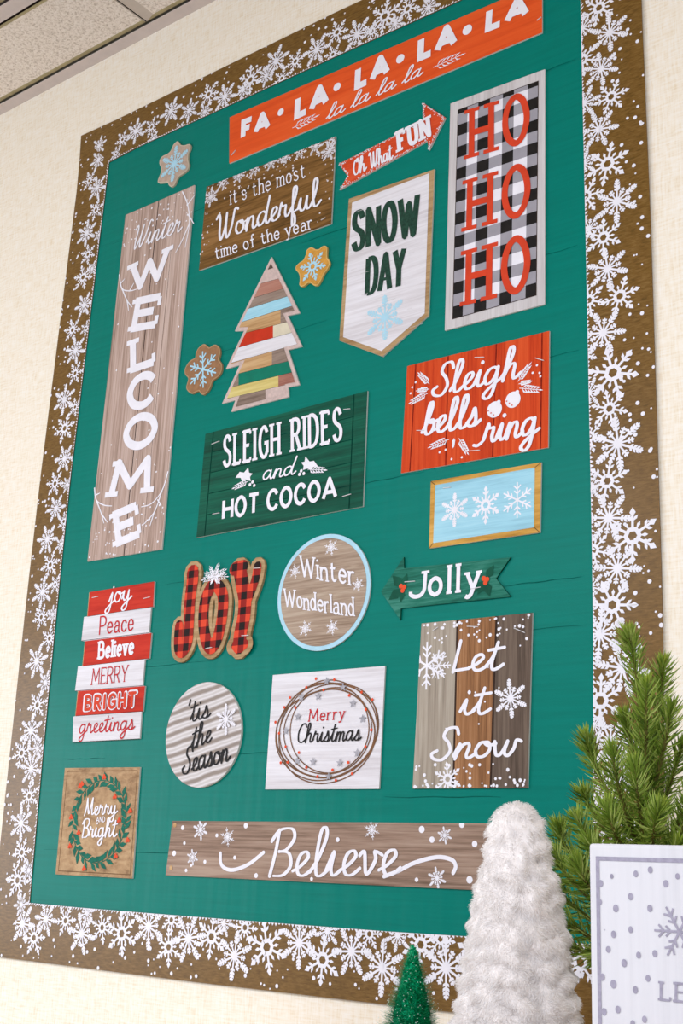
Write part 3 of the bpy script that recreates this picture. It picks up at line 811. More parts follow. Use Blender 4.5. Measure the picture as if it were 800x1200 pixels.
# --- FA LA LA banner
s = Sign('banner_sign', [(269, 137.5), (635, -21), (635, 38), (268.5, 191.5)], 'orange')
for t, BL, BR, TL in [('FA', (282, 165), (317, 151.5), (283, 141)), ('LA', (344.5, 141.5), (385.5, 122), (346, 113.5)), ('LA', (415, 107), (457, 87), (416.5, 79)),
                      ('LA', (488.5, 73.5), (536, 53), (490, 44)), ('LA', (568, 39), (620, 18.5), (570, 10.5))]:
    s.text(t, 'sans', BL, BR, TL, .27, 'white', gap=.3, cap=False)
for p, r in [((329, 131.5), 4), ((395, 102), 4.6), ((469, 69), 5), ((547.5, 35), 5.6)]: s.part('printed_dot').dot(at(p, s.y), s.px(p, r), 'white', 16)
s.text('la la la la', 'script', (381, 142), (494, 89), (382.5, 124), .1, 'white', slant=.25, contrast=.4, space=.35)
tuft(s.part('printed_sprig'), at((343, 150), s.y), at((371, 136.5), s.y), .0075, 'white', 5, .34)
tuft(s.part('printed_sprig'), at((508, 79), s.y), at((541, 64.5), s.y), .0075, 'white', 5, .34)
s.done('long orange banner with white FA LA LA LA LA lettering at the board top', [((271, 182), (276, 176)), ((629, 24), (634, 20))])

# --- Oh What FUN arrow
out = [(396.8, 192), (495.5, 142), (495, 120), (521.8, 137.8), (502.5, 176), (500.8, 165), (398, 222.5), (407, 206)]
s = Sign('arrow_sign', out, 'redorange')
r = random.Random(5); po = s.out
for i in range(len(po)):
    a, b_ = po[i], po[(i + 1) % len(po)]; n_ = (-(b_[1] - a[1]), b_[0] - a[0]); l = hypot(*n_)
    for k in range(int(l / .0007)):
        d = abs(r.gauss(0, .0016)) + .0004; t = r.random()
        q = lerp(a, b_, t); c = (q[0] + n_[0] / l * d, q[1] + n_[1] / l * d)
        s.ink.poly(circle(c, r.uniform(.0003, .0009), 6), 'offwhite')
s.text('Oh', 'script', (413.5, 207.5), (430, 200), (411.5, 188), .1, 'white', slant=.1, contrast=.35)
s.text('What', 'script', (433, 199), (461, 186.5), (430, 180), .1, 'white', slant=.1, contrast=.35)
s.text('FUN', 'slab', (466, 179.5), (506, 160), (463.5, 154.5), .19, 'white', slab=.17, gap=.42)
s.done('weathered red arrow with white Oh What FUN lettering pointing right')

# --- HO HO HO
s = Sign('plaid_sign', [(527.7, 121.3), (638.3, 81), (638, 356.5), (521, 387.3)], 'greyframe')
q = s.P((536.5, 129), (630.6, 95), (628.2, 346), (530.3, 374))
s.ink.poly(q, 'white')
cols = [0, .125, .262, .412, .57, .708, .876, 1.0]
rows = [0, .022] + [.022 + .0542 * i for i in range(1, 19)]; rows = [v for v in rows if v < .985] + [1.0]
def Q(u, v): return lerp(lerp(q[0], q[1], u), lerp(q[3], q[2], u), v)
for i in range(7):
    for j in range(len(rows) - 1):
        dk = (i % 2 == 0) + (j % 2 == 0)
        if dk == 0: continue
        s.ink.poly([Q(cols[i], rows[j]), Q(cols[i + 1], rows[j]), Q(cols[i + 1], rows[j + 1]), Q(cols[i], rows[j + 1])], 'grey' if dk == 1 else 'black')
s.ink.stroke(q, .0008, 'seam', closed=True)
for BL, BR, TL in [((549, 187), (621, 167), (549.7, 127)), ((546, 272), (621.5, 252), (547.5, 209.5)), ((544.5, 359.5), (621.5, 341), (546, 292))]:
    s.text('HO', 'slab', BL, BR, TL, .115, 'redtext', slab=.15, gap=.42)
s.done('tall black and white checked sign with red HO HO HO lettering')

# --- It's the most wonderful time of the year
s = Sign('wooden_sign', [(242, 219), (393, 160), (388, 262), (233, 317)], 'brown')
r = random.Random(8); q = s.P((242, 219), (393, 160), (388, 262), (233, 317))
for k in range(170):
    u, v = r.random(), abs(r.gauss(0, .13))
    if r.random() < .25: u = r.choice((abs(r.gauss(0, .05)), 1 - abs(r.gauss(0, .05)))); v = r.random()
    if not (0 < u < 1 and 0 < v < 1): continue
    s.ink.dot(lerp(lerp(q[0], q[1], u), lerp(q[3], q[2], u), v), r.uniform(.0006, .0016), 'offwhite', 7)
for p, k, rr in [((247, 231), fe, 12), ((262, 214), wh, 9), ((280, 206), fe, 9), ((299, 199), wh, 8), ((318, 191), fe, 9), ((335, 184), fe, 8), ((352, 178), wh, 9), ((370, 171), fe, 10), ((386, 177), fe, 12), ((388, 166), wh, 9), ((330, 185), wh, 7)]:
    s.flake(k, p, rr, 'offwhite', r.random(), True, ink=s.ink)
s.text("it's the most", 'low', (270, 240.5), (358.5, 208.5), (269.5, 222), .07, 'white', slab=.09, gap=.24, space=.42)
s.text('Wonderful', 'script', (252, 285), (376, 241), (250, 253), .09, 'white', slant=.12, contrast=.5)
s.text('time of the year', 'low', (252.5, 304.5), (367.5, 268), (251, 289), .09, 'white', slab=.11, gap=.24, space=.42)
s.done("brown sign reading it's the most Wonderful time of the year under white snowflakes", [((376, 258), (381, 255))])

# --- SNOW DAY pennant
s = Sign('pennant_sign', [(408.7, 233), (508.8, 198.3), (501.8, 369.8), (448, 417.8), (397.5, 399)], 'tanframe')
ik = s.part('painted_panel', .0002, 'whitewashed panel')
ik.poly(s.P((412.5, 237.5), (503, 203), (497.5, 367.5), (447, 411.5), (402, 395)), 'whitewood')
for k in range(26):
    a = (rng.uniform(410, 480), rng.uniform(240, 385)); l = rng.uniform(6, 18)
    s.ink.stroke(s.P(a, (a[0] + l, a[1] - l * .33)), .0004, 'greyframe', cap=False)
s.text('SNOW', 'sans', (411.5, 298), (493, 277), (412, 247), .135, 'darkgreen_ink', gap=.3, contrast=.5, cap=False)
s.text('DAY', 'sans', (427, 349), (475, 337), (429, 300.5), .135, 'darkgreen_ink', gap=.3, contrast=.5, cap=False)
ik = s.part('worn_speckle', .0012)
r = random.Random(3)
s.flake(fe, (451, 372), 27, 'blueink', .05)
s.done('white pennant sign with pointed bottom and dark green SNOW DAY lettering')

# --- Winter WELCOME
s = Sign('welcome_sign', [(147, 252), (228, 216.8), (189.4, 643.6), (102.4, 658)], 'greybrown')
s.ink.stroke(s.P((186, 235), (166, 430), (145, 652)), .0016, 'seam', cap=False)
s.ink.stroke(s.P((207, 226), (190, 400), (166, 648)), .0005, 'seam', cap=False)
wq = ((147, 252), (228, 217), (189, 643), (102.4, 658))
s.dots(21, 60, wq, rs=(.7, 1.7)); s.dots(22, 40, wq, rs=(.8, 1.9), bias=lambda u, v: (u, v * .1 + .005)); s.dots(23, 60, wq, rs=(.8, 1.9), bias=lambda u, v: (u, 1 - v * .12))
s.text('Winter', 'script', (153, 295), (212, 272), (157, 266), .07, 'white', slant=.15, contrast=.3)
for ch, BL, BR, TL in [('W', (150.5, 346), (198, 324.5), (153, 309)), ('E', (152.8, 390), (185, 384), (160, 349)), ('L', (152.8, 438), (184, 427.5), (152.5, 397.5)), ('C', (146, 485), (181, 476), (150, 441)),
                       ('O', (143.6, 532), (184.5, 522), (145.5, 489)), ('M', (126.4, 585), (175.5, 579), (133, 539)), ('E', (136.4, 641.5), (168, 628.5), (131.6, 600))]:
    s.text(ch, 'slab', BL, BR, TL, .22, 'white', slab=.23)
for ti, tw in enumerate( [[(214, 225), (220, 240), (222, 262), (217, 290)], [(220, 240), (228, 229)], [(222, 262), (213, 283), (206, 296)], [(221, 252), (227, 262)],
           [(140, 322), (143, 338), (152, 341), (160, 339)], [(143, 338), (149, 352), (155, 360)], [(149, 352), (151, 364)], [(152, 341), (157, 332)], [(142, 332), (146, 327)],
           [(197, 553), (190, 575), (178, 590), (166, 594)], [(190, 575), (181, 600), (168, 615)], [(181, 600), (176, 616)], [(185, 586), (189, 592)],
           [(111, 572), (113, 586), (122, 592), (131, 593)], [(113, 586), (119, 602), (122, 613)], [(119, 602), (126, 612)], [(113, 580), (117, 578)]]):
    if ti in (0, 4, 9, 13): ik = s.part('printed_twig')
    ik.stroke(catmull(s.P(*tw), False, 5), .0022, 'white', taper=lambda t: 1 - .4 * t)
s.done('tall weathered plank sign reading Winter WELCOME down its length')

# --- tree of slats
out = [(318, 301), (351, 366.8), (337, 370), (353.8, 406), (337.5, 410), (350.8, 451), (337.5, 453.8), (338, 465), (271, 482.5), (275.8, 468.8), (260, 473), (281, 427.5), (264.5, 432.5), (286, 387.5), (275, 388)]
s = Sign('tree_sign', out, 'pinkgrey')
inn = inset(s.out, .0048)
def cp(x, y): return (200 + x * .25, 290 + y * .25)
lines = [((455, 58), (485, 50)), ((455, 105), (485, 95)), ((415, 172), (515, 145)), ((395, 235), (525, 195)), ((365, 288), (540, 232)), ((330, 352), (570, 275)), ((340, 405), (545, 350)), ((320, 470), (560, 402)),
         ((275, 545), (590, 455)), ((320, 592), (545, 535)), ((310, 650), (555, 590)), ((270, 708), (560, 640)), ((270, 780), (560, 705))]
bands = [[('darkplank', None)], [('pinkgrey', None)], [('pinkbrown', None)], [('slatgrey', None)], [('blue', None)], [('tan', 515), ('slatgrey', None)], [('slatred', 480), ('cream', None)], [('whitewood', None)],
         [('tan', 475), ('slatgrey', None)], [('slatgrey', 318), ('slatgreen', None)], [('yellow', 505), ('pinkbrown', None)], [('slatgrey', 445), ('pinkgrey', None)]]
def ext(l):
    (x0, y0), (x1, y1) = l; k = (y1 - y0) / (x1 - x0); return (lambda x: y0 + k * (x - x0))
for i, bd in enumerate(bands):
    f, g = ext(lines[i]), ext(lines[i + 1]); xs = 200
    for mt, x1 in bd:
        x1_ = x1 or 700
        c = [at(cp(x, y), s.y) for x, y in ((xs, f(xs)), (x1_, f(x1_)), (x1_, g(x1_) - 1.5), (xs, g(xs) - 1.5))]
        p = clip_convex(inn, c)
        if len(p) > 2:
            ik = s.part('slat', .0003); ik.poly(p, mt)
            if mt in ('slatgrey', 'tan', 'darkplank'):
                a, b_ = at(cp(xs, g(xs) - 3), s.y), at(cp(x1_, g(x1_) - 3), s.y)
        xs = x1_
    ln = clip_convex(inn, [at(cp(x, y), s.y) for x, y in ((200, g(200) - 2.5), (700, g(700) - 2.5), (700, g(700) + 1.5), (200, g(200) + 1.5))])
    if len(ln) > 2: s.ink.poly(ln, 'seam')
s.done('christmas tree shaped sign made of coloured horizontal wood slats', group='seasonal cutout signs on the board')

# --- SLEIGH RIDES and HOT COCOA
s = Sign('wooden_sign', [(240.6, 508.6), (430.4, 458), (425, 593.5), (230, 630)], 'deepgreen')
q = s.P((240.6, 508.6), (430.4, 458), (425, 593.5), (230, 630))
def Q(u, v): return lerp(lerp(q[0], q[1], u), lerp(q[3], q[2], u), v)
for v in (.2, .4, .6, .8): s.ink.stroke([Q(.06, v), Q(.93, v)], .0010, 'seamgreen', cap=False)
for u in (.055, .925): s.ink.stroke([Q(u, 0), Q(u, 1)], .0014, 'seamgreen', cap=False)
s.text('SLEIGH RIDES', 'slab', (261, 549), (402, 517), (261.5, 510.5), .105, 'white', slab=.095, gap=.38, space=.7)
s.text('and', 'script', (306.5, 564), (346, 556.5), (307.5, 542), .1, 'white', slant=.1, contrast=.3)
s.text('HOT COCOA', 'sans', (260, 610.5), (395.5, 584), (261, 585), .17, 'white', gap=.26, space=.36, cap=False)
for sx, tp, ln in [(1, (289, 554), [(274, 572), (291, 564)]), (-1, (360, 541), [(381, 551), (361, 550)])]:
    ik = s.part('printed_holly')
    c = s.P(*[(tp[0] + a * sx, tp[1] + b_) for a, b_ in [(-13, 6), (-8, -1), (-3, 0), (2, -6), (3, 0), (7, 1), (4, 5), (5, 10), (-1, 8), (-5, 10), (-7, 6)]])
    ik.poly(c, 'white')
    tuft(ik, at(ln[1], s.y), at(ln[0], s.y), .008, 'white', 5, .35)
    for a in ((7, 11), (4, 14), (9, 15)): ik.dot(at((tp[0] + a[0] * sx, tp[1] + a[1]), s.y), .0022, 'white', 12)
s.done('dark green plank sign reading SLEIGH RIDES and HOT COCOA', [((248, 520.5), (257, 517)), ((402.5, 479.8), (410, 479)), ((249, 602.5), (257, 601)), ((401, 582), (411, 579))])

# --- Sleigh bells ring
s = Sign('wooden_sign', [(477, 429), (643.5, 387.7), (642, 524.4), (469.7, 554.6)], 'redplank')
for a, b_ in [((487, 427), (480, 552.5)), ((525, 417), (522, 545.5)), ((581.5, 403), (577, 535.5)), ((635, 390), (633, 526))]: s.ink.stroke(s.P(a, b_), .0016, 'seamred', cap=False)
s.text('Sleigh', 'script', (504, 468), (610, 444), (506, 428), .105, 'white', slant=.12, contrast=.45)
s.text('bells', 'script', (492, 513), (562, 500), (494, 472), .11, 'white', slant=.12, contrast=.45)
s.text('ring', 'script', (564, 522), (632, 510), (565, 480), .11, 'white', slant=.12, contrast=.45)
ik = s.part('lettering_swash'); ik.stroke(catmull(s.P((555, 522), (560, 522), (567, 515), (572, 500)), False, 6), .0035, 'white')
for p in ((579.4, 480), (601, 468.5)):
    ik = s.part('printed_bell'); c = at(p, s.y); rr = s.px(p, 9.5); ik.dot(c, rr, 'white', 24)
    k2 = s.part('bell_slot', .0008, under=ik)
    for a in (-.4, 0, .4): k2.dot((c[0] + rr * (.9 * a - .45), c[1] - rr * (.35 + a * .8)), rr * .09, 'redtext', 8)
    ik.dot((c[0] + rr * .55, c[1] + rr * .8), rr * .28, 'white', 10)
for a, b_ in [((503, 450), (491, 438)), ((501, 461), (481, 472)), ((503, 456), (489, 458)), ((607, 447), (621, 427)), ((609, 455), (633, 457)), ((608, 450), (622, 447)),
              ((526, 515), (504, 524)), ((538, 514), (548, 531)), ((532, 514), (531, 524))]:
    ik = s.part('printed_sprig'); tuft(ik, at(a, s.y), at(b_, s.y), .0065, 'white', 6, .38)
for p in [(487, 448), (481, 461), (483, 454), (494, 455), (629, 428), (632, 437), (624, 437), (633, 441), (515, 530), (529, 538), (541, 536), (522, 527)]: s.ink.dot(at(p, s.y), .0014, 'white', 8)
s.done('red plank sign with white Sleigh bells ring script', [((556, 419), (567, 418.5)), ((627, 419.5), (637, 422.5)), ((488, 504.5), (497, 504.5)), ((550, 528.5), (562, 527.5))])

# --- three blue flakes
s = Sign('framed_sign', [(504.6, 564), (634, 541.7), (632.5, 624), (502.7, 642.6)], 'gold')
ik = s.part('painted_panel', .0002, 'pale blue panel'); ik.poly(s.P((510, 568.5), (626.5, 548), (625.6, 618), (507.5, 636.5)), 'blue')
for a, b_ in [((504.6, 564), (510, 568.5)), ((634, 541.7), (626.5, 548)), ((632.5, 624), (625.6, 618)), ((502.7, 642.6), (507.5, 636.5))]: s.ink.stroke(s.P(a, b_), .0006, 'seam', cap=False)
s.flake(fe, (532.7, 597.5), 20.5, 'white', .0, sx=.98); s.flake(wh, (569, 592), 23, 'white', .0, sx=.9); s.flake('branch', (606, 586), 21, 'white', .0, sx=.98)
s.done('pale blue sign with three white snowflakes in a gold wood frame', [((519, 572), (528, 571))])

# --- JOY cutout
J = [(226, 671), (225.5, 682), (222.5, 705), (221, 735), (219.5, 753), (214.5, 763), (210, 761), (209, 750), (210, 733)]
Oc = [(251, 685), (241, 702), (238.5, 728), (241.5, 750), (247.5, 758.5), (254.5, 749), (260.5, 722), (261, 697)]
Y1 = [(281, 668), (284, 684), (287, 702), (286, 722), (282, 742), (280.5, 757)]
Y2 = [(302, 664), (299, 680), (293, 697), (287, 712), (286, 722)]
def wdt(px): return at((260 + px, 715), YS)[0] - at((260, 715), YS)[0]
root_pts = [at(p, YS) for p in [(200, 770), (310, 655)]]
org = (sum(p[0] for p in root_pts) / 2, YB, sum(p[1] for p in root_pts) / 2)
e = bpy.data.objects.new('joy_sign', None); COL.objects.link(e); e.location = org
tag(e, 'cutout JOY letters in red and black buffalo plaid on a tan backing', 'sign', 'seasonal cutout signs on the board')
def slabstroke(mb, pts, wd, y0, y1, mat, closed=False, widths=None):
    ik = Ink(0); q = catmull(pts, closed, 8)
    ik.stroke(q, wd, mat, closed=closed, taper=widths)
    # thick: front faces, back rim
    for f in ik.mb.f:
        p = [ik.mb.v[i] for i in f]
        p = [(v[0], v[2]) for v in p]; p = ccw(p)
        jit = (hash(round(p[0][0] * 1e5)) % 50) * 1e-6
        mb.poly([(x, y1 - jit, z) for x, z in p], mat)
        for i in range(len(p)):
            a, b_ = p[i], p[(i + 1) % len(p)]
            mb.poly([(a[0], y1 - jit, a[1]), (a[0], y0, a[1]), (b_[0], y0, b_[1]), (b_[0], y1 - jit, b_[1])], mat)
mb = MB(); yf = YS - .001
for i, (st, cl, wd) in enumerate([(J, False, 22), (Oc, True, 20), (Y1, False, 23), (Y2, False, 17)]):
    slabstroke(mb, [at(p, yf) for p in st], wdt(wd), YB, yf - i * 6e-5, 'tanframe', cl, (lambda t: 1 - .22 * t) if st is J else None)
for ci, (p, rr) in enumerate([((281, 756), 13), ((287, 755), 10), ((274, 757), 9)]):
    c = at(p, yf); pl = circle(c, wdt(rr) * .9, 16)
    mb.poly([(x, yf - .0003 - ci * .00007, z) for x, z in ccw(pl)], 'tanframe')
mb.build('backing', e, org)
for nm, sts in [('J', [(J, False, 14.5)]), ('O', [(Oc, True, 12)]), ('Y', [(Y1, False, 14.5), (Y2, False, 9)])]:
    ik = Ink(yf - .0006)
    for st, cl, wd in sts: ik.stroke(catmull([at(p, yf) for p in st], cl, 8), wdt(wd), 'plaid', closed=cl, taper=(lambda t: 1 - .33 * t) if nm == 'J' else None)
    if nm == 'Y': ik.stroke([at(p, yf) for p in ((276.5, 756.5), (286, 755))], wdt(10), 'plaid'); ik.stroke([at(p, yf) for p in ((275, 667), (285, 664))], wdt(12), 'plaid')
    ik.mb.build('letter', e, org)
ik = Ink(yf - .0012)
c0 = at((252, 676), yf)
for k, (px_, py_) in enumerate([(238, 680), (241, 672), (247, 665), (257, 661), (265, 668), (267, 676), (258, 683), (248, 684)]):
    tuft(ik, c0, at((px_, py_), yf), .006, 'white', 4, .42)
for k in range(6):
    t = k * pi / 3; ik.poly([c0, (c0[0] + .006 * cos(t - .25), c0[1] + .006 * sin(t - .25)), (c0[0] + .012 * cos(t), c0[1] + .012 * sin(t)), (c0[0] + .006 * cos(t + .25), c0[1] + .006 * sin(t + .25))], 'white')
ik.mb.build('poinsettia_print', e, org)
for a, b_ in [((297, 666), (305, 665.5)), ((283, 745), (291, 744.5)), ((241, 760), (248, 758.5))]: staple(e, a, b_, yf - .002, org)

# --- Winter Wonderland disc
def disc_from(c, pts, y=YS):
    c = at(c, y); r = sum(hypot(at(p, y)[0] - c[0], at(p, y)[1] - c[1]) for p in pts) / len(pts); return c, r
c, r_ = disc_from((378, 693.5), [(378, 624.8), (378, 762), (324.6, 700), (431, 686)])
s = Sign('round_sign', circle(c, r_, 64), 'blueink', metric=True)
ik = s.part('painted_panel', .0002, 'wood grain disc'); ik.poly(circle(c, r_ * .925, 64), 'barnlt')
s.text('Winter', 'low', (352, 676), (417, 687), (351, 650), .1, 'white', slab=.1, gap=.22, wave=.04)
s.text('Wonderland', 'low', (333, 711), (416, 723.5), (332.5, 689), .1, 'white', slab=.1, gap=.2, wave=.04)
for p, rr in [((388, 641.5), 10.5), ((345.7, 669.5), 9), ((419.5, 685), 9), ((357.8, 736.7), 10.5), ((389, 735), 10)]: s.flake('burst', p, rr, 'white', .2)
s.done('round wood sign with pale blue rim reading Winter Wonderland')

# --- Jolly arrow
s = Sign('arrow_sign', [(446.3, 693.3), (472.8, 652.6), (473.3, 666), (598, 653), (581, 678), (598, 699), (469.4, 713), (468.9, 726.6)], 'greenarrow', edge='darkleaf')
s.text('J', 'slab', (478, 703), (499, 700), (480, 671), .15, 'white', slab=.17)
s.text('olly', 'low', (501, 700.5), (563.5, 692), (502, 665), .14, 'white', slab=.11, gap=.32)
r = random.Random(9)
for c, dr in [((472, 689), [(-14, 12), (-10, -12), (4, -14), (-2, 14)]), ((569, 680), [(8, -15), (-8, 14), (4, 16), (-12, 12)])]:
    ik = s.part('printed_holly')
    for d in dr:
        a = at(c, s.y); b_ = at((c[0] + d[0] * 1.2, c[1] + d[1] * 1.2), s.y); m_ = lerp(a, b_, .5); n_ = (-(b_[1] - a[1]) * .28, (b_[0] - a[0]) * .28)
        ik.poly([a, (m_[0] + n_[0], m_[1] + n_[1]), b_, (m_[0] - n_[0], m_[1] - n_[1])], 'darkleaf')
    k2 = s.part('printed_berry', .0008, under=ik)
    for d in ((-2, -2), (2, -1), (0, 3)): k2.dot(at((c[0] + d[0], c[1] + d[1]), s.y), .0027, 'berry', 12)
s.done('green arrow with white Jolly lettering pointing left', [((474, 682), (486, 681)), ((552, 690), (563, 688))])

# --- stacked words
rows_ = [('joy', [(105, 694), (181, 681.4), (179.5, 711), (102.5, 722.5)], 'redbar'), ('Peace', [(98.5, 722.9), (177, 712), (174.6, 741.4), (95.5, 751)], 'whitewood'),
         ('Believe', [(99.7, 751.4), (177.6, 741.8), (175, 771.5), (96.8, 780.6)], 'redbar'), ('MERRY', [(91.5, 780.8), (169.7, 773), (167, 803.5), (88, 809.7)], 'whitewood'),
         ('BRIGHT', [(91.5, 810), (170, 804), (167.3, 833.6), (88.5, 839)], 'redbar'), ('greetings', [(86, 839.8), (165.9, 834), (163.8, 865.7), (85, 869.9)], 'whitewood')]
ol = []
for _, q, _ in rows_: ol += [q[1], q[2]]
for _, q, _ in reversed(rows_): ol += [q[3], q[0]]
s = Sign('stacked_word_sign', ol, 'whitewood')
for wd_, q, mt in rows_:
    ik = s.part('word_panel', .0002, {'redbar': 'red panel', 'whitewood': 'whitewashed panel'}[mt]); ik.poly(s.P(*q), mt)
    ik.stroke(s.P(q[3], q[2]), .0006, 'seam', cap=False)
    if mt == 'redbar': ik.stroke(s.P(q[0], q[3]), .0010, 'tan', cap=False)
s.text('joy', 'script', (127, 708.5), (154.5, 703.5), (127.5, 682), .085, 'white', slant=.12, contrast=.3)
s.text('Peace', 'low', (116, 744.5), (156.5, 739.5), (117.5, 722), .09, 'crimson', gap=.22, slab=.0, contrast=.2)
s.text('Believe', 'low', (114.6, 773.3), (157.5, 767.3), (115.7, 751.5), .16, 'white', slab=.13, gap=.3)
s.text('MERRY', 'slab', (107, 803.2), (149.5, 799), (108.7, 783.5), .07, 'crimson', slab=.08, gap=.22)
s.text('BRIGHT', 'sans', (97, 834.8), (161.5, 830), (98.5, 813.5), .3, 'white', gap=.4, cap=True)
s.text('BRIGHT', 'sans', (99, 833.4), (159.8, 828.8), (100.3, 815.2), .2, 'redtext', gap=.46, cap=True, dy=.0012)
s.text('greetings', 'script', (92, 860.5), (157.5, 855.5), (92.8, 838.5), .075, 'crimson', slant=.1)
s.done('sign of six stacked red and white word panels from joy to greetings', [((108, 700.5), (115, 699)), ((168, 701.5), (176, 699.5))])

# --- 'tis the Season disc
c, r_ = disc_from((238, 860.5), [(238, 798.8), (238, 922.3), (194, 868), (281.5, 853)])
s = Sign('round_sign', circle(c, r_, 64), 'metal', metric=True, yf=YS - .001)
s.text("'tis", 'script', (219, 848), (246.5, 841), (218, 820.5), .085, 'black', slant=.1, contrast=.45)
s.text('the', 'script', (222.5, 879.5), (248, 870), (224, 850), .085, 'black', slant=.1, contrast=.45)
s.text('Season', 'script', (212.5, 909.5), (269.5, 892.5), (213, 877), .085, 'black', slant=.1, contrast=.45)
s.flake(fe, (265.4, 843), 19, 'white', .1, dy=.0012, sx=.92)
s.done("round corrugated metal look sign reading 'tis the Season")

# --- Merry Christmas
s = Sign('square_sign', [(319.6, 791), (451, 780.4), (444, 924.4), (310.6, 925)], 'whitewood')
q = s.P((319.6, 791), (451, 780.4), (444, 924.4), (310.6, 925))
cc = at((381.5, 856.5), s.y); R0 = s.px((381.5, 856.5), 57)
ik = s.part('printed_wreath'); k2 = s.part('printed_star', .0012, 'silver stars', ik); k3 = s.part('printed_berry', .001, 'orange berries', ik)
r = random.Random(14)
for k, (sx, sz, dx, dz) in enumerate([(1.02, 1.0, 0, 0), (.95, 1.06, .02, -.03), (.85, .92, .02, .02), (.98, .9, -.03, -.05), (.8, .87, .06, .03), (1.0, .97, .03, .04)]):
    pts = [(cc[0] + 1.33 * R0 * (dx + sx * cos(t) * (1 + .03 * sin(2 * t + k))), cc[1] + R0 * (dz + sz * sin(t) * (1 + .03 * cos(3 * t + k)))) for t in [2 * pi * i / 14 for i in range(14)]]
    ik.stroke(catmull(pts, True, 5), .0013 if k != 3 else .0018, 'vine', closed=True)
ik.stroke(catmull(s.P((331, 893), (335, 897), (337, 900)), False, 4), .0013, 'vine')
def st5(c, rr): 
    return [(c[0] + rr * (1 if i % 2 == 0 else .42) * cos(pi / 2 + i * pi / 5), c[1] + rr * (1 if i % 2 == 0 else .42) * sin(pi / 2 + i * pi / 5)) for i in range(10)]
for x, y_ in [(416, 143), (512, 178), (570, 272), (627, 362), (595, 562), (493, 620), (428, 700), (337, 615), (245, 607), (177, 433), (248, 350), (268, 235), (367, 230)]:
    k2.poly(st5(at((300 + x * .2, 770 + y_ * .2), s.y), .0052), 'star')
for x, y_ in [(353, 127), (460, 133), (297, 178), (398, 193), (202, 238), (168, 295), (233, 296), (548, 225), (620, 207), (683, 250), (645, 308), (677, 427), (643, 525), (543, 618), (565, 683), (470, 722), (450, 662), (362, 700), (297, 647), (253, 560), (187, 617), (147, 620), (176, 525), (137, 447), (116, 382)]:
    k3.dot(at((300 + x * .2, 770 + y_ * .2), s.y), .0017, 'berry', 10)
s.text('Merry', 'low', (361.5, 846), (404, 843), (362.5, 831), .1, 'crimson', slab=.11, gap=.26)
s.text('Christmas', 'script', (347, 871.5), (423, 868.5), (348, 847.5), .09, 'black', slant=.12, contrast=.45)
s.done('square white sign reading Merry Christmas inside a vine wreath with stars')

# --- Let it Snow
s = Sign('wooden_sign', [(493.8, 730.6), (623.7, 718), (618, 923.5), (483.3, 924)], 'greyplank')
ik = s.part('plank', .0001, 'grey plank'); ik.poly(s.P((493.8, 730.6), (535, 726.8), (530.5, 923.8), (483.3, 924)), 'greyplank')
ik = s.part('plank', .0001, 'warm brown plank'); ik.poly(s.P((536.5, 726.6), (581, 722.2), (574, 923.7), (532, 923.8)), 'brownplank')
ik = s.part('plank', .0001, 'dark brown plank'); ik.poly(s.P((582.2, 722), (623.7, 718), (618, 923.5), (575.2, 923.7)), 'darkplank')
s.ink.y -= .0001
s.ink.stroke(s.P((535.8, 726.7), (531, 924)), .0022, 'seam', cap=False); s.ink.stroke(s.P((581.6, 722), (574.6, 924)), .0022, 'seam', cap=False)
lq = ((494, 731), (623, 718.5), (618, 923), (484, 924))
s.dots(31, 50, lq, rs=(1, 2.2), bias=lambda u, v: (u * .97 + .015, .01 + v * v * .14)); s.dots(32, 55, lq, rs=(1, 2.2), bias=lambda u, v: (u * .97 + .015, .99 - v * v * .13)); s.dots(33, 8, lq, rs=(.8, 1.2))
s.text('Let', 'script', (525, 790), (588, 786), (528, 750), .11, 'white', slant=.05, contrast=.2)
s.text('it', 'script', (537, 839.5), (573, 838), (538.5, 801), .11, 'white', slant=.05, contrast=.2)
s.text('Snow', 'script', (502, 893.5), (607, 887), (507, 853), .11, 'white', slant=.1, contrast=.25)
s.flake('branch', (500, 780), 28, 'white', 0, True); s.flake('branch', (514, 780), 17, 'white', .5, True)
s.flake(fe, (598, 818.5), 24, 'white', .1); s.flake(wh, (524.5, 913), 21, 'white', .1, True)
s.done('grey and brown three plank sign reading Let it Snow', [((507, 739), (513, 735)), ((547, 734), (560, 734.5)), ((602, 736), (615, 741.5))])

# --- Merry and Bright
s = Sign('canvas_sign', [(76, 900), (164, 899), (155, 1029.6), (65, 1024.5)], 'burlapframe')
q = s.P((79, 904), (161, 903), (152.5, 1025), (68.5, 1020.5)); s.ink.stroke(q, .0009, 'inkline', closed=True)
cc = at((116, 962.5), s.y); Rz = s.px((116, 962.5), 50); Rx = Rz * .98
ik = s.part('printed_wreath'); k3 = s.part('printed_berry', .0009, 'orange berries', ik)
r = random.Random(4)
ik.stroke([(cc[0] + .96 * Rx * cos(t), cc[1] + .96 * Rz * sin(t)) for t in [2 * pi * i / 60 for i in range(60)]], .001, 'leafink', closed=True)
for k in range(64):
    t = 2 * pi * k / 64 + r.uniform(-.03, .03); a = (cc[0] + .95 * Rx * cos(t), cc[1] + .95 * Rz * sin(t))
    u = t + pi / 2 + (.65 if k % 2 else -.65) + r.uniform(-.2, .2); l = r.uniform(.011, .017); wl = r.uniform(.0026, .0038)
    m_ = (a[0] + cos(u) * l * .5, a[1] + sin(u) * l * .5)
    ik.poly([a, (m_[0] - sin(u) * wl, m_[1] + cos(u) * wl), (a[0] + cos(u) * l, a[1] + sin(u) * l), (m_[0] + sin(u) * wl, m_[1] - cos(u) * wl)], 'leafink')
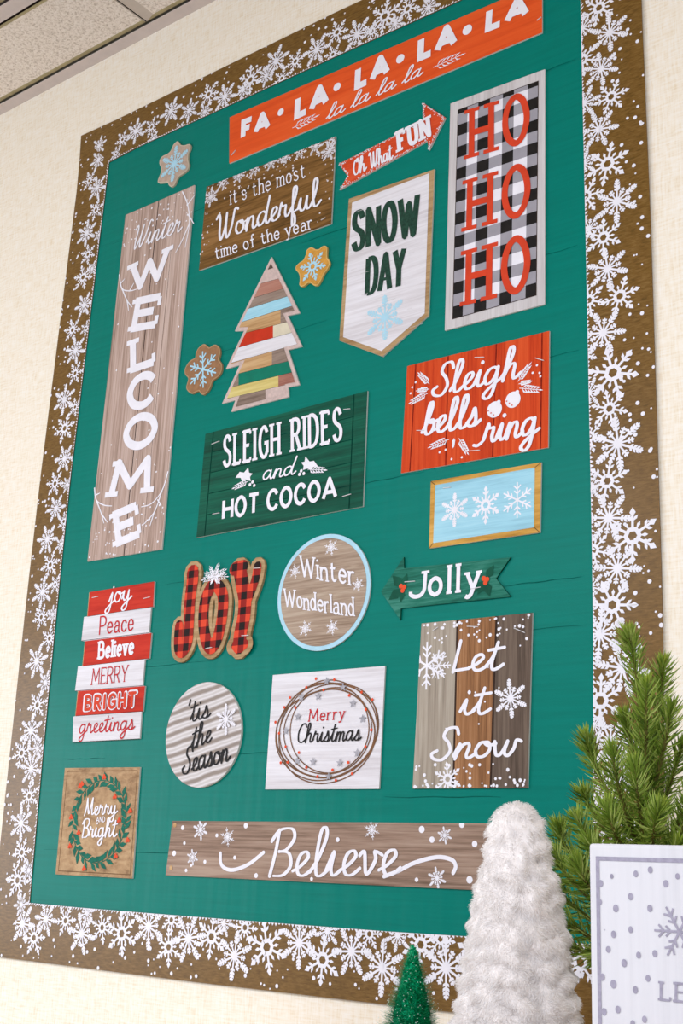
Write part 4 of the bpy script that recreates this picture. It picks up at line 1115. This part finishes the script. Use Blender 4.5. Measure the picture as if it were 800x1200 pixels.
for x, y_ in [(155, 462), (242, 435), (283, 512), (343, 568), (300, 605), (333, 682), (287, 745), (163, 793), (108, 705), (142, 652), (113, 592), (148, 470)]:
    c = (50 + x * .3, 780 + y_ * .3)
    for d in ((-1.2, 1), (1.2, .6), (0, -1.6)): k3.dot(at((c[0] + d[0], c[1] + d[1]), s.y), .0020, 'berry', 8)
s.text('Merry', 'script', (98.5, 957), (138, 954.5), (99.5, 935), .1, 'white', slant=.05, contrast=.5)
s.text('AND', 'sans', (113, 963.8), (123.5, 963.6), (113.2, 957), .14, 'white', gap=.3)
s.text('Bright', 'script', (95, 982.5), (137, 981.5), (96.5, 959), .1, 'white', slant=.05, contrast=.5)
s.done('small tan canvas sign reading Merry AND Bright inside a green leaf wreath')

# --- Believe plank
s = Sign('wooden_sign', [(202, 962), (594, 965), (586, 1044.5), (194, 1025.6)], 'barn')
s.text('Believe', 'script', (311, 1029), (468, 1028), (314, 970), .085, 'white', slant=.1, contrast=.5)
s.part('lettering_swash').stroke(catmull(s.P((258.5, 1000), (260, 1014), (272, 1019.5), (291, 1013), (309, 999)), False, 8), .0042, 'white')
s.part('lettering_swash').stroke(catmull(s.P((450, 1027), (466, 1021), (486, 1011), (512, 1004.5), (529, 1007.5), (534, 1015), (531, 1023)), False, 8), .0042, 'white')
for p, rr in [((235, 972.5), 13), ((266.6, 981), 12), ((225.7, 1004.6), 10), ((435.7, 972.5), 12), ((521, 979), 11), ((512, 1029), 14)]: s.flake(fe if rr != 12 else 'burst', p, rr, 'white', .2, True)
for p, rr in [((214, 970), 3), ((254, 979), 2.5), ((288, 967.5), 3.5), ((204, 1000), 3.5), ((216, 988), 2.3), ((275, 1005), 2.5), ((240, 1010), 2.5), ((218, 1020), 2.4), ((300, 1026), 3), ((494, 972), 4), ((506, 984), 3.5), ((541, 966.5), 3.5), ((556, 989), 3.5), ((488, 1031), 2.5), ((550, 1031), 4), ((224, 1014), 2), ((365, 1030), 2.3)]:
    s.ink.poly(clip_convex(circle(at(p, s.y), .0009 * rr, 12), s.out), 'white')
k2 = s.part('printed_nail')
for p in ((205, 967), (200.5, 1017)): k2.dot(at(p, s.y), .0028, 'tan', 10)
s.done('long brown plank sign with white Believe script at the board bottom')

# --- three die-cut snowflakes
def cut(outl, org_, sc, face, rim, kind, cpx, rpx, label, rot, mat):
    pts = [(org_[0] + x * sc, org_[1] + y_ * sc) for x, y_ in outl]
    y = YS - .0008
    pts = catmull([at(p, y) for p in pts], True, 3)
    s = Sign('snowflake_cutout', pts, rim, 'snowflake', edge=rim, metric=True, yf=y)
    ik = s.part('painted_face', .0002, None); ik.poly(inset(s.out, .0014), face)
    c = at(cpx, y); flake_i = s.part('snowflake_print', .0005, 'ice blue snowflake'); flake(flake_i, kind, c, s.px(cpx, rpx), rot, mat)
    s.done(label, group='snowflake cutouts')
M['cutgrey'] = plain('taupe_print', (186, 164, 146), .6, .3, .06, 150); M['cutgreyrim'] = plain('pale_taupe_rim', (208, 194, 170), .6, .3, .03)
M['cutgold'] = plain('honey_print', (206, 150, 66), .6, .3, .1, 150); M['cutgoldrim'] = plain('pale_honey_rim', (222, 182, 108), .6, .3, .03)
M['cutbrown'] = plain('walnut_print', (152, 112, 78), .6, .3, .1, 150); M['cutbrownrim'] = plain('pale_walnut_rim', (184, 148, 108), .6, .3, .03)
cut([(375,205),(415,258),(480,270),(545,250),(575,268),(568,330),(540,400),(535,500),(550,560),(540,625),(490,690),(400,750),(365,800),(330,880),(275,920),(235,890),(215,850),(150,855),(78,860),(65,820),(110,700),(115,620),(90,560),(100,490),(140,440),(220,400),(270,350),(310,260)],
    (180, 150), .075, 'cutgrey', 'cutgreyrim', fe, (204.4, 192), 20.5, 'taupe die cut snowflake above the tall welcome sign', -.05, 'blueink')
cut([(380,160),(440,175),(470,195),(540,190),(600,140),(660,130),(690,170),(685,260),(690,350),(730,410),(735,480),(690,570),(630,650),(600,720),(560,800),(510,870),(440,870),(380,825),(320,830),(270,875),(210,895),(170,860),(180,770),(175,690),(150,630),(105,580),(110,510),(180,440),(240,400),(290,300),(310,210)],
    (340, 280), .0625, 'cutgold', 'cutgoldrim', wh, (366.6, 312.5), 18.5, 'golden die cut snowflake to the upper right of the slatted tree', .3, 'blueink')
cut([(380,110),(430,135),(470,165),(540,120),(590,130),(630,180),(635,260),(615,350),(655,410),(665,490),(640,570),(590,630),(520,680),(490,760),(450,840),(380,900),(330,880),(300,840),(200,885),(130,840),(110,780),(130,700),(140,640),(95,590),(85,530),(100,470),(150,390),(200,350),(250,320),(260,250),(300,170)],
    (210, 395), .075, 'cutbrown', 'cutbrownrim', 'branch', (238, 433), 21.5, 'brown die cut snowflake to the left of the slatted tree', .12, 'blueink')

# ================================================================== ORNAMENTS IN FRONT
def tube(mb, pts, rads, mat, n=6):
    vs = []; fs = []
    for i, p in enumerate(pts):
        a = pts[max(0, i - 1)]; b_ = pts[min(len(pts) - 1, i + 1)]
        d = (Vector(b_) - Vector(a)).normalized(); u = d.orthogonal().normalized(); v = d.cross(u)
        for k in range(n):
            q = Vector(p) + (u * cos(2 * pi * k / n) + v * sin(2 * pi * k / n)) * rads[i]; vs.append(q)
    for i in range(len(pts) - 1):
        for k in range(n): fs.append((i * n + k, i * n + (k + 1) % n, (i + 1) * n + (k + 1) % n, (i + 1) * n + k))
    fs.append(tuple(range(n - 1, -1, -1))); fs.append(tuple(range((len(pts) - 1) * n, len(pts) * n)))
    mb.add(vs, fs, mat)

def island_mat(name, stops, rough=.5, spec=.4, trans=0.0, sheen=0.0):
    m, nt, b = base_mat(name, rough, spec)
    g = nt.nodes.new('ShaderNodeNewGeometry')
    nt.links.new(ramp(nt, g.outputs['Random Per Island'], stops), b.inputs['Base Color'])
    if sheen: b.inputs['Sheen Weight'].default_value = sheen
    if trans:
        b.inputs['Subsurface Weight'].default_value = trans; b.inputs['Subsurface Radius'].default_value = (.01, .01, .01)
    return m
M['needle'] = island_mat('pine_needles', [(0, (80, 108, 34)), (.35, (126, 156, 54)), (.7, (160, 184, 76)), (1, (200, 214, 124))], .45, .4)
M['bark'] = plain('twig_bark', (96, 92, 44), .8, .2, .2)
M['tip'] = island_mat('young_needles', [(0, (128, 158, 48)), (1, (168, 182, 70))], .5, .3)
M['bristle'] = island_mat('tinsel_green_bristles', [(0, (0, 140, 94)), (.5, (0, 182, 126)), (.85, (50, 208, 154)), (1, (140, 236, 196))], .35, .5)
M['brushcore'] = plain('emerald_brush_core', (0, 144, 98), .6, .2, .3, 900)
M['sparkle'] = plain('frost_flecks', (232, 246, 240), .3, .6, .02)
M['fur'] = island_mat('white_plush_pile', [(0, (240, 236, 232)), (.5, (248, 246, 245)), (1, (253, 252, 252))], .9, .05)
def translucent(mat, fac):
    nt = mat.node_tree; b = nt.nodes['Principled BSDF']; out = nt.nodes['Material Output']
    t = nt.nodes.new('ShaderNodeBsdfTranslucent'); mx = nt.nodes.new('ShaderNodeMixShader'); mx.inputs[0].default_value = fac
    for l in list(nt.links):
        if l.to_socket == b.inputs['Base Color']: nt.links.new(l.from_socket, t.inputs['Color'])
    nt.links.new(b.outputs[0], mx.inputs[1]); nt.links.new(t.outputs[0], mx.inputs[2]); nt.links.new(mx.outputs[0], out.inputs['Surface'])
translucent(M['fur'], .5); translucent(M['bristle'], .45); translucent(M['needle'], .3)
M['furbase'] = plain('white_plush_backing', (236, 230, 226), .95, .05, .03)
M['boardwhite'] = wood('white_painted_board', [(206, 206, 210), (214, 214, 218), (218, 218, 222)], 'z', 120, 4)
M['greyprint'] = plain('lavender_grey_print', (158, 154, 170), .7, .2, .06, 300)

# --- artificial pine behind the block sign
YP = -.17
def P3(p, y): x, z = at(p, y); return Vector((x, y, z))
base = P3((772, 1000), YP); base.z = ZL
pine = bpy.data.objects.new('pine_tree', None); COL.objects.link(pine); pine.location = base
tag(pine, 'green artificial pine with bushy needle sprigs behind the white block sign', 'pine')
def rel(v): return Vector(v) - base
mb = MB()
top = P3((757, 915), YP)
tube(mb, [base, base.lerp(top, .5) + Vector((.004, 0, 0)), top], [.009, .007, .004], 'bark', 8)
mb.build('trunk', pine, base)
mb = MB()
tube(mb, [base, base + Vector((0, 0, .012)), base + Vector((0, 0, .022))], [.045, .045, .012], 'bark', 20)
mb.build('base', pine, base)
def sprig(pts, dens=1.0, nl=.023, seed=0):
    r = random.Random(seed)
    cv = []
    P = [Vector(p) for p in pts]
    N = 26
    for k in range(N + 1):
        t = k / N * (len(P) - 1); i = min(int(t), len(P) - 2); f = t - i
        a, b_, c, d = P[max(i - 1, 0)], P[i], P[i + 1], P[min(i + 2, len(P) - 1)]
        cv.append(.5 * (2 * b_ + (c - a) * f + (2 * a - 5 * b_ + 4 * c - d) * f * f + (3 * b_ - a - 3 * c + d) * f ** 3))
    mb = MB()
    tube(mb, cv, [.0022 - .0012 * k / N for k in range(N + 1)], 'bark', 5)
    L = sum((cv[i + 1] - cv[i]).length for i in range(N))
    n = int(L / .00052 * dens)
    for j in range(n):
        t = (j + r.random()) / n; i = min(int(t * N), N - 1)
        p = cv[i].lerp(cv[i + 1], t * N - i); d = (cv[i + 1] - cv[i]).normalized()
        u = d.orthogonal().normalized(); u.rotate(Matrix.Rotation(j * 2.39996 + r.uniform(-.3, .3), 3, d))
        ang = radians(r.uniform(36, 62)) * (1 - .45 * max(0, t - .75) / .25)
        l = nl * r.uniform(.75, 1.1) * (1 - .45 * max(0, t - .8) / .2)
        dr = d * cos(ang) + u * sin(ang)
        mid = p + dr * l * .5; dr2 = (dr + d * .35).normalized(); tip = mid + dr2 * l * .5
        if tip.y > -.006: continue
        s1 = dr.cross(u).normalized(); s2 = dr.cross(s1).normalized(); w_ = .00062
        mt = 'tip' if t > .9 and r.random() < .6 else 'needle'
        vs = []
        for q, ww in ((p, .7), (mid, 1)):
            for k in range(3): vs.append(q + (s1 * cos(k * 2.094) + s2 * sin(k * 2.094)) * w_ * ww)
        vs.append(tip)
        mb.add(vs, [(0, 1, 4, 3), (1, 2, 5, 4), (2, 0, 3, 5), (3, 4, 6), (4, 5, 6), (5, 3, 6)], mt)
    mb.build('branch', pine, base)
SP = [  # tip, (via), root in the photo; depths in front of the wall
 ((736, 741), (745, 790), (757, 930), -.16), ((777, 776), (772, 830), (757, 940), -.15), ((786, 828), (779, 870), (759, 950), -.19), ((757, 800), (757, 860), (757, 950), -.20),
 ((730, 838), (741, 880), (757, 960), -.14), ((686, 862), (700, 905), (745, 985), -.13), ((717, 876), (725, 925), (750, 1000), -.21), ((683, 928), (697, 955), (745, 1010), -.16),
 ((675, 958), (692, 985), (745, 1030), -.2), ((743, 895), (748, 940), (757, 1010), -.22), ((772, 945), (765, 980), (760, 1030), -.24), ((800, 872), (786, 915), (760, 985), -.16),
 ((808, 930), (798, 975), (772, 1040), -.2), ((795, 990), (785, 1010), (765, 1050), -.22), ((710, 945), (722, 980), (750, 1040), -.24), ((655, 968), (668, 1000), (740, 1070), -.17),
 ((648, 1000), (668, 1030), (740, 1100), -.2), ((650, 1040), (672, 1062), (745, 1120), -.17), ((655, 1078), (678, 1090), (745, 1135), -.2), ((662, 1110), (682, 1115), (745, 1150), -.16), ((690, 985), (705, 1010), (750, 1060), -.23),
 ((676, 1010), (692, 1040), (748, 1090), -.24), ((830, 880), (812, 930), (775, 1000), -.18), ((835, 960), (815, 1000), (775, 1060), -.15), ((765, 860), (763, 900), (758, 970), -.13), ((700, 1120), (722, 1120), (757, 1160), -.26), ((840, 1040), (815, 1060), (775, 1110), -.2), ((838, 1110), (815, 1120), (775, 1165), -.15),
 ((800, 1120), (785, 1135), (768, 1180), -.25), ((735, 1140), (745, 1160), (762, 1200), -.11), ((770, 1010), (768, 1040), (765, 1100), -.1)]
for i, (a, b_, c, y) in enumerate(SP):
    ym = (y + YP) / 2
    sprig([P3(c, YP), P3(b_, y), P3(a, y - .005)], 1.15, .0195, 40 + i)

# --- bottle brush tree
YT = -.2
tp = P3((484, 1104), YT); bb = Vector((tp.x, YT, ZL))
bt = bpy.data.objects.new('bottle_brush_tree', None); COL.objects.link(bt); bt.location = bb
tag(bt, 'small emerald green bottle brush tree with frosted tips left of the white cone', 'tree')
H = tp.z - ZL
mb = MB(); tube(mb, [bb + Vector((0, 0, .012)), tp - Vector((0, 0, .002))], [.0014, .0009], 'bristle', 6); mb.build('wire_stem', bt, bb)
mb = MB(); tube(mb, [bb, bb + Vector((0, 0, .010)), bb + Vector((0, 0, .013))], [.017, .016, .006], 'ledge', 20); mb.build('wood_base', bt, bb)
mb = MB(); mf = MB(); r = random.Random(77)
def brad(t): return .0026 + .0440 * t ** .88
core = MB(); NU, NV = 40, 60; vs = []; fs = []
for i in range(NV + 1):
    t = i / NV
    for k in range(NU):
        a = 2 * pi * k / NU; q = brad(t) * (.66 + .12 * mn.noise(Vector((cos(a) * 4, sin(a) * 4, t * 60))))
        vs.append((bb.x + q * cos(a), bb.y + q * sin(a), bb.z + .012 + (H - .016) * (1 - t) + q * .12))
for i in range(NV):
    for k in range(NU): fs.append((i * NU + k, (i + 1) * NU + k, (i + 1) * NU + (k + 1) % NU, i * NU + (k + 1) % NU))
fs.append(tuple(range(NU))); fs.append(tuple(range(NV * NU + NU - 1, NV * NU - 1, -1)))
core.add(vs, fs, 'brushcore'); core.build('brightening_core', bt, bb, smooth=True)  # solid cone added under the bristles to catch light and brighten the tree
NB = 17000
for j in range(NB):
    t = min(.999, r.random() ** .62)
    z = .012 + (H - .014) * (1 - t)
    rad = brad(t) * (r.uniform(.8, 1.05) + .10 * sin(t * 75 + a))
    a = r.uniform(0, 2 * pi)
    dr = Vector((cos(a), sin(a), r.uniform(.12, .45)))
    p0 = bb + Vector((0, 0, z)); p = p0 + Vector((cos(a) * rad * .55, sin(a) * rad * .55, .02 * rad))
    tip = p0 + Vector((cos(a) * rad, sin(a) * rad, 0)) + Vector((r.gauss(0, .0012), r.gauss(0, .0012), .10 * rad + r.gauss(0, .0012)))
    if tip.z > tp.z + .002: tip.z = tp.z
    s = Vector((-sin(a), cos(a), 0)) * .00042; up = Vector((0, 0, .00028))
    mid = p.lerp(tip, .6) - Vector((0, 0, .0006))
    mb.add([p + s, p - s, mid - s, mid + s, tip], [(0, 1, 2, 3), (3, 2, 4)], 'bristle')
    if r.random() < .05:
        d = .00042
        mf.add([tip + Vector((d, 0, 0)), tip + Vector((-d, 0, 0)), tip + Vector((0, d, 0)), tip + Vector((0, -d, 0)), tip + Vector((0, 0, d)), tip + Vector((0, 0, -d))],
               [(0, 2, 4), (2, 1, 4), (1, 3, 4), (3, 0, 4), (2, 0, 5), (1, 2, 5), (3, 1, 5), (0, 3, 5)], 'sparkle')
mb.build('bristles', bt, bb); tag(mf.build('frost', bt, bb), 'white frost flecks')

# --- white plush cone
YC = -.30
tpc = P3((606, 938), YC); cb = Vector((tpc.x, YC, ZL))
cone = bpy.data.objects.new('plush_cone_tree', None); COL.objects.link(cone); cone.location = cb
tag(cone, 'fluffy white plush cone tree standing between the bottle brush tree and the pine', 'tree')
Hc = tpc.z - ZL
def crad(d):            # radius at depth d below the top
    pr = [(0, 0), (.002, .008), (.006, .0135), (.014, .0178), (.035, .0235), (.07, .0305), (.105, .037), (.14, .0430), (.2, .0555), (.26, .066)]
    for (a, ra), (b_, rb) in zip(pr, pr[1:]):
        if d <= b_: return ra + (rb - ra) * (d - a) / (b_ - a)
    return pr[-1][1]
def lump(a, d):
    row = d / .0125
    return .0010 * sin(2 * pi * row + 2.2 * sin(a * 3)) + .0048 * mn.noise(Vector((cos(a) * 3.2, sin(a) * 3.2, d * 90))) 
mb = MB(); NU, NV = 72, 90; vs = []; fs = []
for i in range(NV + 1):
    d = Hc * (i / NV) ** 1.25
    for k in range(NU):
        a = 2 * pi * k / NU; rr = max(.0005, crad(d) * .93 + lump(a, d) * min(1, d / .01))
        vs.append((cb.x + rr * cos(a), cb.y + rr * sin(a), ZL + Hc - d - .002 if i else ZL + Hc - .002))
for i in range(NV):
    for k in range(NU): fs.append((i * NU + k, (i + 1) * NU + k, (i + 1) * NU + (k + 1) % NU, i * NU + (k + 1) % NU))
fs.append(tuple(range(NU))); fs.append(tuple(range(NV * NU + NU - 1, NV * NU - 1, -1)))
mb.add(vs, fs, 'furbase'); mb.build('body', cone, cb, smooth=True)
mb = MB(); r = random.Random(123)
for j in range(150000):
    d = Hc * .985 * sqrt(r.random()) if j > 1500 else .012 * r.random()
    a = r.uniform(0, 2 * pi)
    rr = crad(d) * .93 + lump(a, d) * min(1, d / .01)
    p = Vector((cb.x + rr * cos(a), cb.y + rr * sin(a), ZL + Hc - d - .002))
    nrm = Vector((cos(a), sin(a), .28 + 1.6 * max(0, 1 - d / .012)))
    nv = mn.noise_vector(Vector((cos(a) * 5, sin(a) * 5, d * 130)))
    dr = (nrm * .75 + nv * .9 + Vector((0, 0, -.35)) + Vector((r.gauss(0, .14), r.gauss(0, .14), r.gauss(0, .14)))).normalized()
    if dr.dot(nrm) < .12: dr = (dr + nrm * .4).normalized()
    l = r.uniform(.0022, .0040)
    s = dr.cross(Vector((r.gauss(0, 1), r.gauss(0, 1), r.gauss(0, 1))))  .normalized() * .00017
    mid = p + dr * l * .55; tip = p + dr * l + Vector((0, 0, -.0010)) + nv * .001
    mb.add([p + s, p - s, mid - s * .9, mid + s * .9, tip], [(0, 1, 2, 3), (3, 2, 4)], 'fur')
fo = mb.build('pile', cone, cb); tag(fo, kind='stuff')

# --- white block sign
YQ = -.355
def B(p): return at(p, YQ)
l0, l1 = B((691, 991)), B((691, 1200))
x0 = (l0[0] + l1[0]) / 2; ztop = (B((691, 991))[1] + B((800, 987.5))[1]) / 2
x1 = x0 + 2 * (B((803, 1090))[0] - x0)
bm = bmesh.new()
bmesh.ops.create_cube(bm, size=1)
bmesh.ops.scale(bm, vec=(x1 - x0, .02, ztop - ZL), verts=bm.verts)
bmesh.ops.bevel(bm, geom=[e for e in bm.edges], offset=.0022, segments=3, affect='EDGES', profile=.6)
borg = ((x0 + x1) / 2, YQ + .01, (ztop + ZL) / 2)
bmb = MB(); bm.verts.index_update()
bmb.add([(v.co.x + borg[0], v.co.y + borg[1], v.co.z + borg[2]) for v in bm.verts], [tuple(v.index for v in f.verts) for f in bm.faces], 'boardwhite'); bm.free()
yk = YQ - .0003
a = at((700, 1006), YQ); bx = x1 - (a[0] - x0); bz = ZL + (ztop - a[1])
ik = Ink(yk)
for x, y_, rr in [(309,256,9),(463,240,12),(555,215,12),(730,256,11),(655,303,13),(238,302,13),(430,386,13),(335,461,14),(553,461,13),(235,421,10),(430,597,12),(321,627,13),(287,724,12),(481,760,12),(585,750,12),(389,811,14),(249,900,13),(541,908,12),(320,945,15),(460,982,13),(349,1108,13),(261,1122,13),(519,1171,12),(444,1198,12),(262,598,3)]:
    c = at((660 + x * .18325, 980 + y_ * .18325), YQ); q = circle(c, rr * .00013, 12); ik.poly([(u, c[1] + (v - c[1]) * 1.25) for u, v in q], 'greyprint')
for k in range(30):
    r = random.Random(k + 500); c = (r.uniform((x0 + x1) / 2 + .02, bx - .004), r.uniform(bz + .01, a[1] - .004))
    ik.dot(c, r.uniform(.0012, .0019), 'greyprint', 12)
n0 = len(bmb.v); bmb.v += ik.mb.v; kk = bmb.m('greyprint')
for f in ik.mb.f: bmb.f.append(tuple(i + n0 for i in f)); bmb.mi.append(kk)
bs = bmb.build('block_sign', org=borg)
tag(bs, 'white painted block sign with grey snow dots and snowflake before the pine', 'sign')
yk = YQ - .0003
ik = Ink(yk)
a = at((700, 1006), YQ); bx = x1 - (a[0] - x0); bz = ZL + (ztop - a[1])
ik.stroke([(a[0], a[1]), (bx, a[1]), (bx, bz), (a[0], bz)], .0024, 'greyprint', closed=True); ik.mb.build('printed_border', bs, borg)
ik = Ink(yk - .0001)
cpt = B((796, 1092)); flake(ik, 'branch', cpt, .0155, pi / 2, 'greyprint'); ik.mb.build('printed_snowflake', bs, borg)
ik = Ink(yk - .0001)
text(ik, 'L', 'slab', (772.5, 1173), (787, 1175), (773, 1149), .17, 'greyprint', slab=.16, contrast=.5, y=YQ)
text(ik, 'E', 'slab', (790, 1175), (806, 1176.5), (790.5, 1150), .17, 'greyprint', slab=.16, contrast=.5, y=YQ)
ik.mb.build('lettering', bs, borg)
